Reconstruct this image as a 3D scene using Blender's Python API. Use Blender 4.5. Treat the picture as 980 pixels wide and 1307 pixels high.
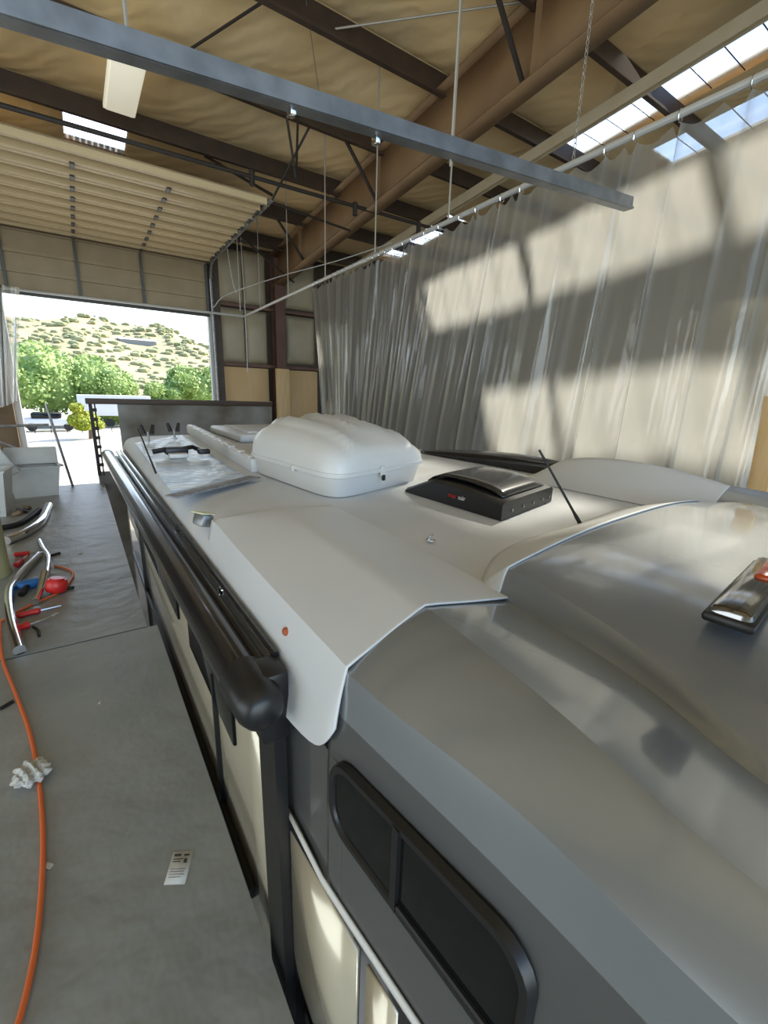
import bpy, bmesh, math, random
import numpy as np
from mathutils import Vector, Matrix
random.seed(7)
for o in list(bpy.data.objects): bpy.data.objects.remove(o)
C = bpy.context.scene.collection
S = bpy.context.scene

# ------------------------------------------------------------ camera
RW = Matrix(((0.0, 0, 0), (0, 0, 0), (0, 0, 0)))
FPX = 560.0
def cam_basis():
    yv = Vector((95 - 490, 653.5 - 490, -FPX)).normalized()
    zv = Vector((1, -0.033, 0)).cross(yv).normalized()
    if zv.y < 0: zv = -zv
    xv = yv.cross(zv)
    return Matrix((xv, yv, zv))
RW = cam_basis()
cd = bpy.data.cameras.new('camera'); cam = bpy.data.objects.new('camera', cd); C.objects.link(cam)
cam.matrix_world = RW.to_4x4()
cd.sensor_fit = 'HORIZONTAL'; cd.sensor_width = 36; cd.lens = FPX / 980 * 36
cd.clip_start = 0.02; cd.clip_end = 2000
S.camera = cam

# ------------------------------------------------------------ world, sun, area lights, exposure
w = bpy.data.worlds.new('sky'); S.world = w; w.use_nodes = True
nt = w.node_tree; nt.nodes.clear()
sky = nt.nodes.new('ShaderNodeTexSky'); sky.sky_type = 'NISHITA'
sky.sun_disc = False; sky.sun_elevation = math.radians(42); sky.sun_rotation = math.radians(15)
sky.air_density = 1.0; sky.dust_density = 1.0; sky.ozone_density = 2.5
bg = nt.nodes.new('ShaderNodeBackground'); bg.inputs['Strength'].default_value = 0.42
hs = nt.nodes.new('ShaderNodeHueSaturation'); hs.inputs['Saturation'].default_value = 1.0
tcw = nt.nodes.new('ShaderNodeTexCoord'); mpw = nt.nodes.new('ShaderNodeMapping')
mpw.inputs['Scale'].default_value = (1, 1, 2.5)
cl = nt.nodes.new('ShaderNodeTexNoise'); cl.inputs['Scale'].default_value = 2.3; cl.inputs['Detail'].default_value = 5
clr = nt.nodes.new('ShaderNodeValToRGB'); clr.color_ramp.elements[0].position = 0.56; clr.color_ramp.elements[1].position = 0.8
mxw = nt.nodes.new('ShaderNodeMixRGB'); mxw.inputs[2].default_value = (2.6, 2.7, 2.8, 1)
out = nt.nodes.new('ShaderNodeOutputWorld')
nt.links.new(tcw.outputs['Generated'], mpw.inputs['Vector']); nt.links.new(mpw.outputs[0], cl.inputs['Vector'])
nt.links.new(cl.outputs[0], clr.inputs[0]); nt.links.new(clr.outputs[0], mxw.inputs[0])
nt.links.new(sky.outputs[0], hs.inputs['Color']); nt.links.new(hs.outputs[0], mxw.inputs[1])
nt.links.new(mxw.outputs[0], bg.inputs[0]); nt.links.new(bg.outputs[0], out.inputs[0])

sd = bpy.data.lights.new('sun', 'SUN'); sd.energy = 9.0; sd.angle = math.radians(1.3); sd.color = (1, 0.95, 0.84)
so = bpy.data.objects.new('sun', sd); C.objects.link(so)
so.rotation_euler = Vector((-1, -0.3, -0.80)).to_track_quat('-Z', 'Y').to_euler()

def area(name, loc, to, sx, sy, e, col):
    l = bpy.data.lights.new(name, 'AREA'); l.shape = 'RECTANGLE'; l.size = sx; l.size_y = sy; l.energy = e; l.color = col
    o = bpy.data.objects.new(name, l); C.objects.link(o); o.location = loc
    o.rotation_euler = (Vector(to) - Vector(loc)).to_track_quat('-Z', 'Y').to_euler(); return o
# unseen fill lamps, added to stand in for daylight behind, left and in the far bay
area('fill_daylight_behind', (-1.5, -8.8, -0.6), (1.0, 6, 3.4), 9, 6, 600, (0.80, 0.92, 1.0))
area('fill_daylight_left', (-6.6, 3.0, -0.4), (4, 5.0, 3.6), 10, 4.5, 420, (0.86, 0.95, 1.0))
area('fill_light_far_bay', (11, 5.0, 4.2), (9.5, 5, -2), 2, 10, 70, (1.0, 0.96, 0.85))

S.view_settings.view_transform = 'Standard'; S.view_settings.look = 'None'
S.view_settings.gamma = 1; S.view_settings.use_curve_mapping = False
S.view_settings.exposure = 0.02

# ------------------------------------------------------------ materials
def mat(name, col, rough=0.6, metal=0.0, noise=None, nscale=5, bump=0.0, bscale=20, coat=0, emit=None, spec=None, detail=4, stretch=None):
    m = bpy.data.materials.new(name); m.use_nodes = True; n = m.node_tree; b = n.nodes['Principled BSDF']
    b.inputs['Base Color'].default_value = (*col, 1); b.inputs['Roughness'].default_value = rough; b.inputs['Metallic'].default_value = metal
    if coat: b.inputs['Coat Weight'].default_value = coat; b.inputs['Coat Roughness'].default_value = 0.08
    if spec is not None: b.inputs['Specular IOR Level'].default_value = spec
    tc = n.nodes.new('ShaderNodeTexCoord'); mp = n.nodes.new('ShaderNodeMapping')
    n.links.new(tc.outputs['Object'], mp.inputs[0])
    if stretch: mp.inputs['Scale'].default_value = stretch
    if noise:
        t = n.nodes.new('ShaderNodeTexNoise'); t.inputs['Scale'].default_value = nscale; t.inputs['Detail'].default_value = detail
        r = n.nodes.new('ShaderNodeValToRGB'); r.color_ramp.elements[0].position = 0.35; r.color_ramp.elements[1].position = 0.68
        r.color_ramp.elements[0].color = (*col, 1); r.color_ramp.elements[1].color = (*noise, 1)
        n.links.new(mp.outputs[0], t.inputs['Vector']); n.links.new(t.outputs[0], r.inputs[0]); n.links.new(r.outputs[0], b.inputs['Base Color'])
    if bump:
        t = n.nodes.new('ShaderNodeTexNoise'); t.inputs['Scale'].default_value = bscale; t.inputs['Detail'].default_value = 3
        bp = n.nodes.new('ShaderNodeBump'); bp.inputs['Strength'].default_value = bump; bp.inputs['Distance'].default_value = 0.05
        n.links.new(mp.outputs[0], t.inputs['Vector']); n.links.new(t.outputs[0], bp.inputs['Height']); n.links.new(bp.outputs[0], b.inputs['Normal'])
    return m
M = {}
M['roofwhite'] = mat('roof_white', (0.60, 0.625, 0.645), 0.5, noise=(0.67, 0.685, 0.7), nscale=3, bump=0.04, bscale=60)
M['white'] = mat('white_gelcoat', (0.66, 0.68, 0.695), 0.42, noise=(0.7, 0.715, 0.73), nscale=2)
M['plastic_white'] = mat('box_plastic', (0.68, 0.69, 0.68), 0.33, noise=(0.72, 0.72, 0.71), nscale=3)
M['silver'] = mat('silver_paint', (0.255, 0.275, 0.29), 0.25, 0.4, coat=0.9, noise=(0.28, 0.30, 0.315), nscale=1.5)
M['side_graphic'] = mat('charcoal_side_paint', (0.13, 0.135, 0.135), 0.3, 0.4, coat=0.6)
M['grey_paint'] = mat('grey_paint', (0.10, 0.105, 0.11), 0.3, 0.5, coat=0.5)
M['champagne'] = mat('champagne_paint', (0.62, 0.56, 0.42), 0.18, 0.3, coat=0.7)
M['black'] = mat('black_plastic', (0.012, 0.012, 0.013), 0.38)
M['blackgloss'] = mat('black_gloss', (0.015, 0.015, 0.017), 0.22, 0.0, coat=0.4)
M['rubber'] = mat('black_rubber', (0.01, 0.01, 0.01), 0.6)
M['glass'] = mat('dark_glass', (0.006, 0.007, 0.008), 0.05, 0.0, spec=0.3)
M['chrome'] = mat('chrome', (0.8, 0.8, 0.8), 0.12, 1.0)
M['darkchrome'] = mat('dark_chrome', (0.3, 0.3, 0.3), 0.1, 1.0)
M['doorsteel'] = mat('door_hardware', (0.09, 0.09, 0.085), 0.45, 0.5)
M['steel'] = mat('galvanised', (0.3, 0.31, 0.32), 0.42, 0.8, noise=(0.48, 0.5, 0.52), nscale=14)
M['strutsteel'] = mat('strut_steel', (0.17, 0.18, 0.19), 0.38, 0.75, noise=(0.26, 0.275, 0.29), nscale=6, detail=8)
M['pipe'] = mat('pipe_white', (0.6, 0.6, 0.58), 0.4, 0.2)
M['rod'] = mat('rod', (0.42, 0.38, 0.32), 0.5, 0.4)
M['darkrod'] = mat('dark_rod', (0.03, 0.022, 0.018), 0.6)
M['purlin'] = mat('purlin_brown', (0.055, 0.035, 0.024), 0.55, noise=(0.075, 0.048, 0.03), nscale=4)
M['beam'] = mat('rafter_primer', (0.25, 0.15, 0.075), 0.55, noise=(0.32, 0.2, 0.1), nscale=1.5)
M['column'] = mat('column_primer', (0.11, 0.05, 0.035), 0.55, noise=(0.15, 0.07, 0.045), nscale=2)
M['cream'] = mat('cream_channel', (0.66, 0.55, 0.36), 0.5, noise=(0.72, 0.62, 0.44), nscale=3)
M['concrete'] = mat('concrete', (0.2, 0.2, 0.19), 0.8, noise=(0.28, 0.27, 0.25), nscale=2)
M['deck'] = mat('deck_grey_paint', (0.25, 0.27, 0.265), 0.42, noise=(0.32, 0.335, 0.325), nscale=1.8, bump=0.3, bscale=6, detail=9)
M['deck_edge'] = mat('deck_edge', (0.09, 0.1, 0.1), 0.5)
M['plywood'] = mat('plywood', (0.62, 0.4, 0.19), 0.7, noise=(0.7, 0.48, 0.25), nscale=3, stretch=(1, 1, 0.2))
M['lumber'] = mat('lumber', (0.66, 0.44, 0.2), 0.7, noise=(0.74, 0.54, 0.3), nscale=4, stretch=(4, 4, 0.4))
M['batt'] = mat('wall_insulation', (0.4, 0.33, 0.22), 0.5, noise=(0.5, 0.43, 0.31), nscale=1.2, bump=0.5, bscale=2)
M['panel'] = mat('oversprayed_panel', (0.10, 0.07, 0.04), 0.6, noise=(0.32, 0.32, 0.3), nscale=1.1, detail=3)
M['doorleaf_shade'] = mat('door_leaf_tan_shaded', (0.34, 0.26, 0.15), 0.5, noise=(0.39, 0.3, 0.18), nscale=2)  # skin darkened: shade between the ribs is put into the colour
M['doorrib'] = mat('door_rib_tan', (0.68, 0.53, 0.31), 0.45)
M['wood_dark'] = mat('left_jamb_wood', (0.2, 0.13, 0.07), 0.7, noise=(0.28, 0.19, 0.11), nscale=3)
M['orange'] = mat('orange_hose', (0.75, 0.16, 0.04), 0.4)
M['red'] = mat('red_plastic', (0.6, 0.02, 0.02), 0.35)
M['blue'] = mat('blue_tool', (0.02, 0.12, 0.35), 0.4)
M['paper'] = mat('paper', (0.6, 0.6, 0.57), 0.8, noise=(0.5, 0.5, 0.47), nscale=30)
M['ink'] = mat('ink', (0.05, 0.05, 0.05), 0.7)
M['bin'] = mat('white_bin', (0.6, 0.61, 0.58), 0.5, noise=(0.66, 0.66, 0.64), nscale=6, bump=0.2, bscale=10)
M['olive'] = mat('olive_drum', (0.38, 0.36, 0.2), 0.55)
M['foil'] = mat('blue_foil', (0.42, 0.58, 0.82), 0.25, 0.1, noise=(0.9, 0.95, 1.0), nscale=4, bump=0.6, bscale=7, stretch=(0.6, 5, 1))
M['rust'] = mat('rust', (0.4, 0.09, 0.03), 0.7)
M['amber'] = mat('amber_lens', (0.55, 0.08, 0.02), 0.15)
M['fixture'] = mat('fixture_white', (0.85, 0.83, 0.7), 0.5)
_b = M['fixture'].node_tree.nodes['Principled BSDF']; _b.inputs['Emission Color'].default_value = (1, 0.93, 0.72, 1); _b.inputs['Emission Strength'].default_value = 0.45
M['stripe'] = mat('stripe_white', (0.75, 0.75, 0.72), 0.35)
M['ground'] = mat('dusty_yard', (0.62, 0.56, 0.44), 0.9, noise=(0.72, 0.67, 0.56), nscale=0.4, detail=8)
M['leaf'] = mat('leaves', (0.22, 0.34, 0.08), 0.6, noise=(0.42, 0.54, 0.16), nscale=0.5)
M['leaf2'] = mat('leaves_yellow', (0.35, 0.42, 0.04), 0.6, noise=(0.5, 0.5, 0.06), nscale=1)
M['scrub'] = mat('scrub', (0.27, 0.28, 0.13), 0.8, noise=(0.4, 0.4, 0.22), nscale=0.1)
M['bark'] = mat('bark', (0.15, 0.1, 0.06), 0.8)
M['bwhite'] = mat('shed_white', (0.75, 0.75, 0.74), 0.6)
M['bgrey'] = mat('shed_grey', (0.3, 0.31, 0.33), 0.6)
M['tan_green'] = mat('hill_grass', (0.62, 0.49, 0.27), 0.9, noise=(0.34, 0.33, 0.17), nscale=0.05, detail=10, stretch=(1, 1.6, 1))

def ceiling_material():
    m = mat('ceiling_insulation', (0.86, 0.62, 0.31), 0.5, noise=(0.9, 0.69, 0.38), nscale=1.0)
    n = m.node_tree; b = n.nodes['Principled BSDF']
    tc = n.nodes.new('ShaderNodeTexCoord')
    mp = n.nodes.new('ShaderNodeMapping'); mp.inputs['Scale'].default_value = (1, 1, 1)
    wv = n.nodes.new('ShaderNodeTexWave'); wv.wave_type = 'BANDS'; wv.bands_direction = 'DIAGONAL'; wv.inputs['Scale'].default_value = 1.5
    wv.inputs['Distortion'].default_value = 9; wv.inputs['Detail'].default_value = 3; wv.inputs['Detail Scale'].default_value = 0.7
    nz = n.nodes.new('ShaderNodeTexNoise'); nz.inputs['Scale'].default_value = 2.2; nz.inputs['Detail'].default_value = 5
    ad = n.nodes.new('ShaderNodeMath'); ad.operation = 'ADD'
    bp = n.nodes.new('ShaderNodeBump'); bp.inputs['Strength'].default_value = 0.26; bp.inputs['Distance'].default_value = 0.03
    n.links.new(tc.outputs['Object'], mp.inputs[0]); n.links.new(mp.outputs[0], wv.inputs[0]); n.links.new(mp.outputs[0], nz.inputs[0])
    n.links.new(wv.outputs[1], ad.inputs[0]); n.links.new(nz.outputs[0], ad.inputs[1]); n.links.new(ad.outputs[0], bp.inputs['Height'])
    n.links.new(bp.outputs[0], b.inputs['Normal'])
    return m
M['ceiling'] = ceiling_material()

def curtain_material():
    m = bpy.data.materials.new('clear_vinyl'); m.use_nodes = True; n = m.node_tree; n.nodes.clear()
    tr = n.nodes.new('ShaderNodeBsdfTransparent'); tr.inputs[0].default_value = (0.86, 0.86, 0.82, 1)
    tl = n.nodes.new('ShaderNodeBsdfTranslucent'); tl.inputs[0].default_value = (0.84, 0.83, 0.76, 1)
    df = n.nodes.new('ShaderNodeBsdfDiffuse'); df.inputs[0].default_value = (0.42, 0.42, 0.39, 1)
    gl = n.nodes.new('ShaderNodeBsdfGlossy'); gl.inputs['Roughness'].default_value = 0.16
    m1 = n.nodes.new('ShaderNodeMixShader'); m1.inputs[0].default_value = 0.35
    m2 = n.nodes.new('ShaderNodeMixShader'); m3 = n.nodes.new('ShaderNodeMixShader')
    lw = n.nodes.new('ShaderNodeLayerWeight'); lw.inputs[0].default_value = 0.5
    mr = n.nodes.new('ShaderNodeMapRange'); mr.inputs[3].default_value = 0.40; mr.inputs[4].default_value = 0.80
    n.links.new(lw.outputs['Facing'], mr.inputs[0])
    n.links.new(tl.outputs[0], m1.inputs[1]); n.links.new(df.outputs[0], m1.inputs[2])
    n.links.new(mr.outputs[0], m2.inputs[0]); n.links.new(tr.outputs[0], m2.inputs[1]); n.links.new(m1.outputs[0], m2.inputs[2])
    fr = n.nodes.new('ShaderNodeFresnel'); fr.inputs[0].default_value = 1.33
    ad = n.nodes.new('ShaderNodeMath'); ad.operation = 'ADD'; ad.inputs[1].default_value = 0.035
    n.links.new(fr.outputs[0], ad.inputs[0]); n.links.new(ad.outputs[0], m3.inputs[0])
    n.links.new(m2.outputs[0], m3.inputs[1]); n.links.new(gl.outputs[0], m3.inputs[2])
    tc = n.nodes.new('ShaderNodeTexCoord'); mp = n.nodes.new('ShaderNodeMapping'); mp.inputs['Scale'].default_value = (1, 1, 0.35)
    nz = n.nodes.new('ShaderNodeTexNoise'); nz.inputs['Scale'].default_value = 5; nz.inputs['Detail'].default_value = 3; nz.inputs['Distortion'].default_value = 0.6
    bp = n.nodes.new('ShaderNodeBump'); bp.inputs['Strength'].default_value = 0.3; bp.inputs['Distance'].default_value = 0.04
    n.links.new(tc.outputs['Object'], mp.inputs[0]); n.links.new(mp.outputs[0], nz.inputs[0]); n.links.new(nz.outputs[0], bp.inputs['Height'])
    n.links.new(bp.outputs[0], gl.inputs['Normal'])
    o = n.nodes.new('ShaderNodeOutputMaterial'); n.links.new(m3.outputs[0], o.inputs[0]); return m
M['vinyl'] = curtain_material()

def skylight_material():
    m = bpy.data.materials.new('skylight_sheet'); m.use_nodes = True; n = m.node_tree; n.nodes.clear()
    tr = n.nodes.new('ShaderNodeBsdfTransparent'); tl = n.nodes.new('ShaderNodeBsdfTranslucent'); tl.inputs[0].default_value = (0.85, 0.9, 0.95, 1)
    mx = n.nodes.new('ShaderNodeMixShader')
    tc = n.nodes.new('ShaderNodeTexCoord'); wv = n.nodes.new('ShaderNodeTexWave'); wv.bands_direction = 'X'; wv.inputs['Scale'].default_value = 3.2
    wv.inputs['Distortion'].default_value = 0.6; wv.inputs['Detail'].default_value = 1
    rp = n.nodes.new('ShaderNodeMapRange'); rp.inputs[1].default_value = 0.75; rp.inputs[2].default_value = 1.0; rp.inputs[3].default_value = 0.03; rp.inputs[4].default_value = 0.16
    n.links.new(tc.outputs['Object'], wv.inputs[0]); n.links.new(wv.outputs[1], rp.inputs[0]); n.links.new(rp.outputs[0], mx.inputs[0])
    n.links.new(tr.outputs[0], mx.inputs[1]); n.links.new(tl.outputs[0], mx.inputs[2])
    o = n.nodes.new('ShaderNodeOutputMaterial'); n.links.new(mx.outputs[0], o.inputs[0]); return m
M['skysheet'] = skylight_material()

# ------------------------------------------------------------ helpers
def pxray(x, y): return RW @ Vector((x - 490, 653.5 - y, -FPX))
def atx(x, y, X): r = pxray(x, y); return r * (X / r.x)
def aty(x, y, Y): r = pxray(x, y); return r * (Y / r.y)
def atz(x, y, Z): r = pxray(x, y); return r * (Z / r.z)

def box(bm, c, s, rot=None, bevel=0.0, seg=2):
    r = bmesh.ops.create_cube(bm, size=1.0); vs = r['verts']
    mt = Matrix.Translation(Vector(c)) @ (rot.to_4x4() if rot else Matrix.Identity(4)) @ Matrix.Diagonal((*s, 1))
    bmesh.ops.transform(bm, matrix=mt, verts=vs)
    if bevel:
        es = list({e for v in vs for e in v.link_edges})
        bmesh.ops.bevel(bm, geom=es, offset=bevel, segments=seg, profile=0.5, affect='EDGES')
def tube(bm, pts, r, seg=10, cap=True, closed=False):
    pts = [Vector(p) for p in pts]; n = len(pts); rings = []
    rr = r if isinstance(r, (list, tuple)) else [r] * n
    up = Vector((0, 0, 1))
    for i, p in enumerate(pts):
        t = (pts[min(i + 1, n - 1)] - pts[max(i - 1, 0)]).normalized()
        a = t.cross(up)
        if a.length < 0.05: a = t.cross(Vector((1, 0, 0)))
        a.normalize(); b = a.cross(t).normalized()
        rings.append([bm.verts.new(p + (a * math.cos(k * 2 * math.pi / seg) + b * math.sin(k * 2 * math.pi / seg)) * rr[i]) for k in range(seg)])
    for i in range(n - 1):
        for k in range(seg):
            bm.faces.new((rings[i][k], rings[i][(k + 1) % seg], rings[i + 1][(k + 1) % seg], rings[i + 1][k]))
    if cap:
        bm.faces.new(rings[0]); bm.faces.new(list(reversed(rings[-1])))
def curve(pts, n=8):
    P = [Vector(p) for p in pts]; P = [P[0] * 2 - P[1]] + P + [P[-1] * 2 - P[-2]]; o = []
    for i in range(1, len(P) - 2):
        for k in range(n):
            t = k / n; a, b, c, d = P[i - 1], P[i], P[i + 1], P[i + 2]
            o.append(0.5 * ((2 * b) + (c - a) * t + (2 * a - 5 * b + 4 * c - d) * t * t + (3 * b - a - 3 * c + d) * t ** 3))
    o.append(P[-2]); return o
def grid(bm, rows, closeu=False):
    vs = [[bm.verts.new(Vector(p)) for p in r] for r in rows]
    for i in range(len(vs) - 1):
        m = len(vs[i])
        for k in range(m if closeu else m - 1):
            bm.faces.new((vs[i][k], vs[i][(k + 1) % m], vs[i + 1][(k + 1) % m], vs[i + 1][k]))
    return vs
def obj(name, bm, m, parent=None, smooth=True, ang=35, loc=None, solid=0):
    bmesh.ops.remove_doubles(bm, verts=bm.verts, dist=1e-5)
    if len(bm.faces): bmesh.ops.recalc_face_normals(bm, faces=bm.faces)
    if smooth:
        for f in bm.faces: f.smooth = True
        for e in bm.edges:
            if len(e.link_faces) == 2 and e.calc_face_angle(0) > math.radians(ang): e.smooth = False
    org = Vector((0, 0, 0))
    if parent is not None:
        pp = parent; org = Vector((0, 0, 0))
        while pp is not None: org += pp.location; pp = pp.parent
        bmesh.ops.translate(bm, verts=bm.verts, vec=-org)
    elif len(bm.verts):
        xs = [v.co for v in bm.verts]
        org = Vector(((min(v.x for v in xs) + max(v.x for v in xs)) / 2, (min(v.y for v in xs) + max(v.y for v in xs)) / 2, min(v.z for v in xs)))
        bmesh.ops.translate(bm, verts=bm.verts, vec=-org)
    me = bpy.data.meshes.new(name); bm.to_mesh(me); bm.free()
    if m: me.materials.append(m)
    o = bpy.data.objects.new(name, me); C.objects.link(o)
    if parent is not None: o.parent = parent
    else: o.location = org
    if solid:
        s = o.modifiers.new('thick', 'SOLIDIFY'); s.thickness = solid; s.offset = 0
    return o
def thing(name, label, cat, loc, group=None):
    o = bpy.data.objects.new(name, None); C.objects.link(o); o.location = loc; o.empty_display_size = 0.1
    o['label'] = label; o['category'] = cat
    if group: o['group'] = group
    return o
def tag(o, label, cat, group=None, kind=None):
    o['label'] = label; o['category'] = cat
    if group: o['group'] = group
    if kind: o['kind'] = kind
    return o
def struct(o, label, cat='structure'):
    o['kind'] = 'structure'; o['label'] = label; o['category'] = cat; return o
def B(): return bmesh.new()
def sbox(name, c, s, m, parent=None, bevel=0, rot=None):
    bm = B(); box(bm, c, s, rot, bevel); return obj(name, bm, m, parent)
def stube(name, pts, r, m, parent=None, seg=10):
    bm = B(); tube(bm, pts, r, seg); return obj(name, bm, m, parent)
def lathe(bm, prof, c, axis=Vector((0, 0, 1)), seg=24, cap=True):
    q = Vector((0, 0, 1)).rotation_difference(axis.normalized()).to_matrix(); rings = []
    for r, h in prof: rings.append([Vector(c) + q @ Vector((r * math.cos(k * 2 * math.pi / seg), r * math.sin(k * 2 * math.pi / seg), h)) for k in range(seg)])
    vs = grid(bm, rings, True)
    if cap: bm.faces.new(vs[0]); bm.faces.new(vs[-1])

GZ = -4.1      # yard level
PZ = -1.6      # platform level
def zr(y): return 5.55 - 0.1 * y

# ------------------------------------------------------------ setting: shell
struct(sbox('floor', (4.5, 2.5, GZ - 0.1), (23.4, 23.6, 0.2), M['concrete']), 'grey concrete shop floor below the platform', 'floor')
bm = B()
grid(bm, [[(x, y, GZ - 0.06 + (0.0 if y < 90 else -0.1)) for x in (-300, -20, 0, 20, 60, 400)] for y in (14.3, 30, 60, 90, 200, 520)])
struct(obj('ground', bm, M['ground']), 'pale sunlit dusty yard outside the roll-up door', 'ground')

holes = [(0.39, 1.39, 10.45, 11.62), (8.45, 9.45, 1.6, 6.75), (10.3, 11.5, 1.6, 5.9), (8.45, 9.45, 9.9, 13.2), (0.39, 1.39, -6, -3.5)]  # strip hidden behind the curtain is added to enlarge its sun patch
xs = sorted({-7.0, 16.0} | {h[0] for h in holes} | {h[1] for h in holes})
ys = sorted({-9.0, 14.2} | {h[2] for h in holes} | {h[3] for h in holes} | {1.38 + 1.72 * k for k in range(8)})
bm = B()
for i in range(len(xs) - 1):
    for j in range(len(ys) - 1):
        cx, cy = (xs[i] + xs[i + 1]) / 2, (ys[j] + ys[j + 1]) / 2
        if any(h[0] < cx < h[1] and h[2] < cy < h[3] for h in holes): continue
        x0, x1, y0, y1 = xs[i], xs[i + 1], ys[j], ys[j + 1]
        nx, ny = max(1, int((x1 - x0) / 0.35)), 8
        def cz(x, y):      # blanket sags between the purlins
            t = ((y - 1.38) / 1.72) % 1.0
            edge = min(1, min([abs(x - h[0]) for h in holes] + [abs(x - h[1]) for h in holes]) / 0.4)
            return zr(y) - 0.12 * (math.sin(math.pi * t) ** 0.6) * edge * (0.8 + 0.2 * math.sin(x * 2.6 + y))
        grid(bm, [[(x0 + (x1 - x0) * a / nx, y0 + (y1 - y0) * b / ny, cz(x0 + (x1 - x0) * a / nx, y0 + (y1 - y0) * b / ny)) for a in range(nx + 1)] for b in range(ny + 1)])
# roof skin above the blanket
for i in range(len(xs) - 1):
    for j in range(len(ys) - 1):
        cx, cy = (xs[i] + xs[i + 1]) / 2, (ys[j] + ys[j + 1]) / 2
        if any(h[0] < cx < h[1] and h[2] < cy < h[3] for h in holes): continue
        x0, x1, y0, y1 = xs[i], xs[i + 1], ys[j], ys[j + 1]
        box(bm, (cx, cy, zr(cy) + 0.16), (x1 - x0, y1 - y0, 0.04), Matrix.Rotation(-0.0997, 3, 'X'))
struct(obj('ceiling', bm, M['ceiling']), 'tan vinyl-faced insulation blanket ceiling sagging between brown purlins', 'ceiling')
for k, h in enumerate(holes):
    wn = thing('window_%d' % (k + 1), 'roof skylight of clear corrugated sheet, number by place', 'skylight', ((h[0] + h[1]) / 2, (h[2] + h[3]) / 2, zr((h[2] + h[3]) / 2)))
    wn['kind'] = 'structure'
    wn['label'] = ['bright skylight above the raised roll-up door', 'long blue-sky skylight strip beyond the cream channel', 'added unseen skylight strip throwing sun on the curtain', 'skylight strip end nearest the door wall beyond the cream channel', 'skylight behind the photographer'][k]
    bm = B(); n = 40; rows = []
    for b in range(2):
        y = h[2] if b == 0 else h[3]
        rows.append([(h[0] + (h[1] - h[0]) * a / n, y, zr(y) + 0.08 + 0.02 * math.sin(a * math.pi / 2)) for a in range(n + 1)])
    grid(bm, rows); obj('pane', bm, M['skysheet'], wn)
    bm = B()
    y = h[2] + 0.57
    while y < h[3]:
        tube(bm, [(h[0], y, zr(y) + 0.02), (h[1], y, zr(y) + 0.02)], 0.009, 5); y += 0.45
    obj('wire', bm, M['darkrod'], wn)

# walls
struct(sbox('wall_left', (-7.1, 2.5, 0.8), (0.2, 23.5, 9.8), M['batt']), 'insulated left wall of the shop', 'wall')
struct(sbox('wall_right', (16.1, 2.5, 0.8), (0.2, 23.5, 9.8), M['batt']), 'insulated right wall beyond the curtain', 'wall')
bm = B()
DX0, DX1, DZ = -1.15, 3.4, 3.3
box(bm, ((-7 + DX0) / 2, 14.25, 0.02), (DX0 + 7, 0.1, 8.24))
box(bm, ((DX0 + DX1) / 2, 14.25, (DZ + 4.14) / 2), (DX1 - DX0, 0.1, 4.14 - DZ))
box(bm, ((DX1 + 16) / 2, 14.25, 0.02), (16 - DX1, 0.1, 8.24))
struct(obj('wall_back', bm, M['purlin']), 'dark end wall around the roll-up door opening', 'wall')
# insulation batts, girts, plywood on the end wall
def batt(x0, x1, z0, z1, lab):
    bm = B(); n = 10; rows = []
    for j in range(n + 1):
        v = j / n; rows.append([(x0 + (x1 - x0) * i / n, 14.17 - 0.11 * (math.sin(math.pi * i / n) * math.sin(math.pi * v)) ** 0.5, z0 + (z1 - z0) * v) for i in range(n + 1)])
    grid(bm, rows); tag(obj('insulation_batt', bm, M['batt'], solid=0.01), lab, 'insulation')
batt(3.72, 4.45, 2.45, 3.85, 'upper insulation batt beside the door track, left one above the girt')
batt(4.48, 5.15, 2.45, 3.9, 'upper insulation batt beside the brown column, above the girt')
batt(3.72, 4.45, 0.78, 2.3, 'lower insulation batt next to the door jamb, under the girt')
batt(4.48, 5.15, 0.78, 2.3, 'lower insulation batt just left of the brown column')
batt(5.75, 6.75, 2.5, 3.9, 'upper insulation batt right of the brown column')
batt(5.75, 6.75, 0.85, 2.3, 'lower insulation batt right of the brown column')
batt(6.95, 8.2, 0.85, 2.3, 'insulation batt on the end wall beside the curtain edge')
for z, x0, x1, lab in ((2.38, 3.6, 16, 'upper brown wall girt crossing behind the column'), (0.72, 3.5, 16, 'lower brown wall girt along the top of the plywood')):
    tag(sbox('wall_girt', ((x0 + x1) / 2, 14.08, z), (x1 - x0, 0.16, 0.1), M['column'], bevel=0.01), lab, 'girt')
tag(sbox('plywood_sheet', (4.3, 14.1, -1.7), (1.62, 0.05, 4.7), M['plywood'], bevel=0.004), 'tan plywood sheet on the end wall between door and column', 'plywood')
tag(sbox('plywood_sheet', (6.15, 14.1, -1.7), (1.3, 0.05, 4.7), M['plywood'], bevel=0.004), 'tan plywood sheet on the end wall right of the column', 'plywood')
tag(sbox('wooden_stud', (5.38, 13.6, -1.72), (0.42, 0.1, 4.75), M['lumber'], bevel=0.006), 'wide tan board boxed in front of the brown column', 'board')
tag(sbox('wooden_stud', (7.15, 13.9, -2.2), (0.22, 0.1, 3.8), M['lumber'], bevel=0.006), 'short tan stud beside the lower curtain edge', 'board')

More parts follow.
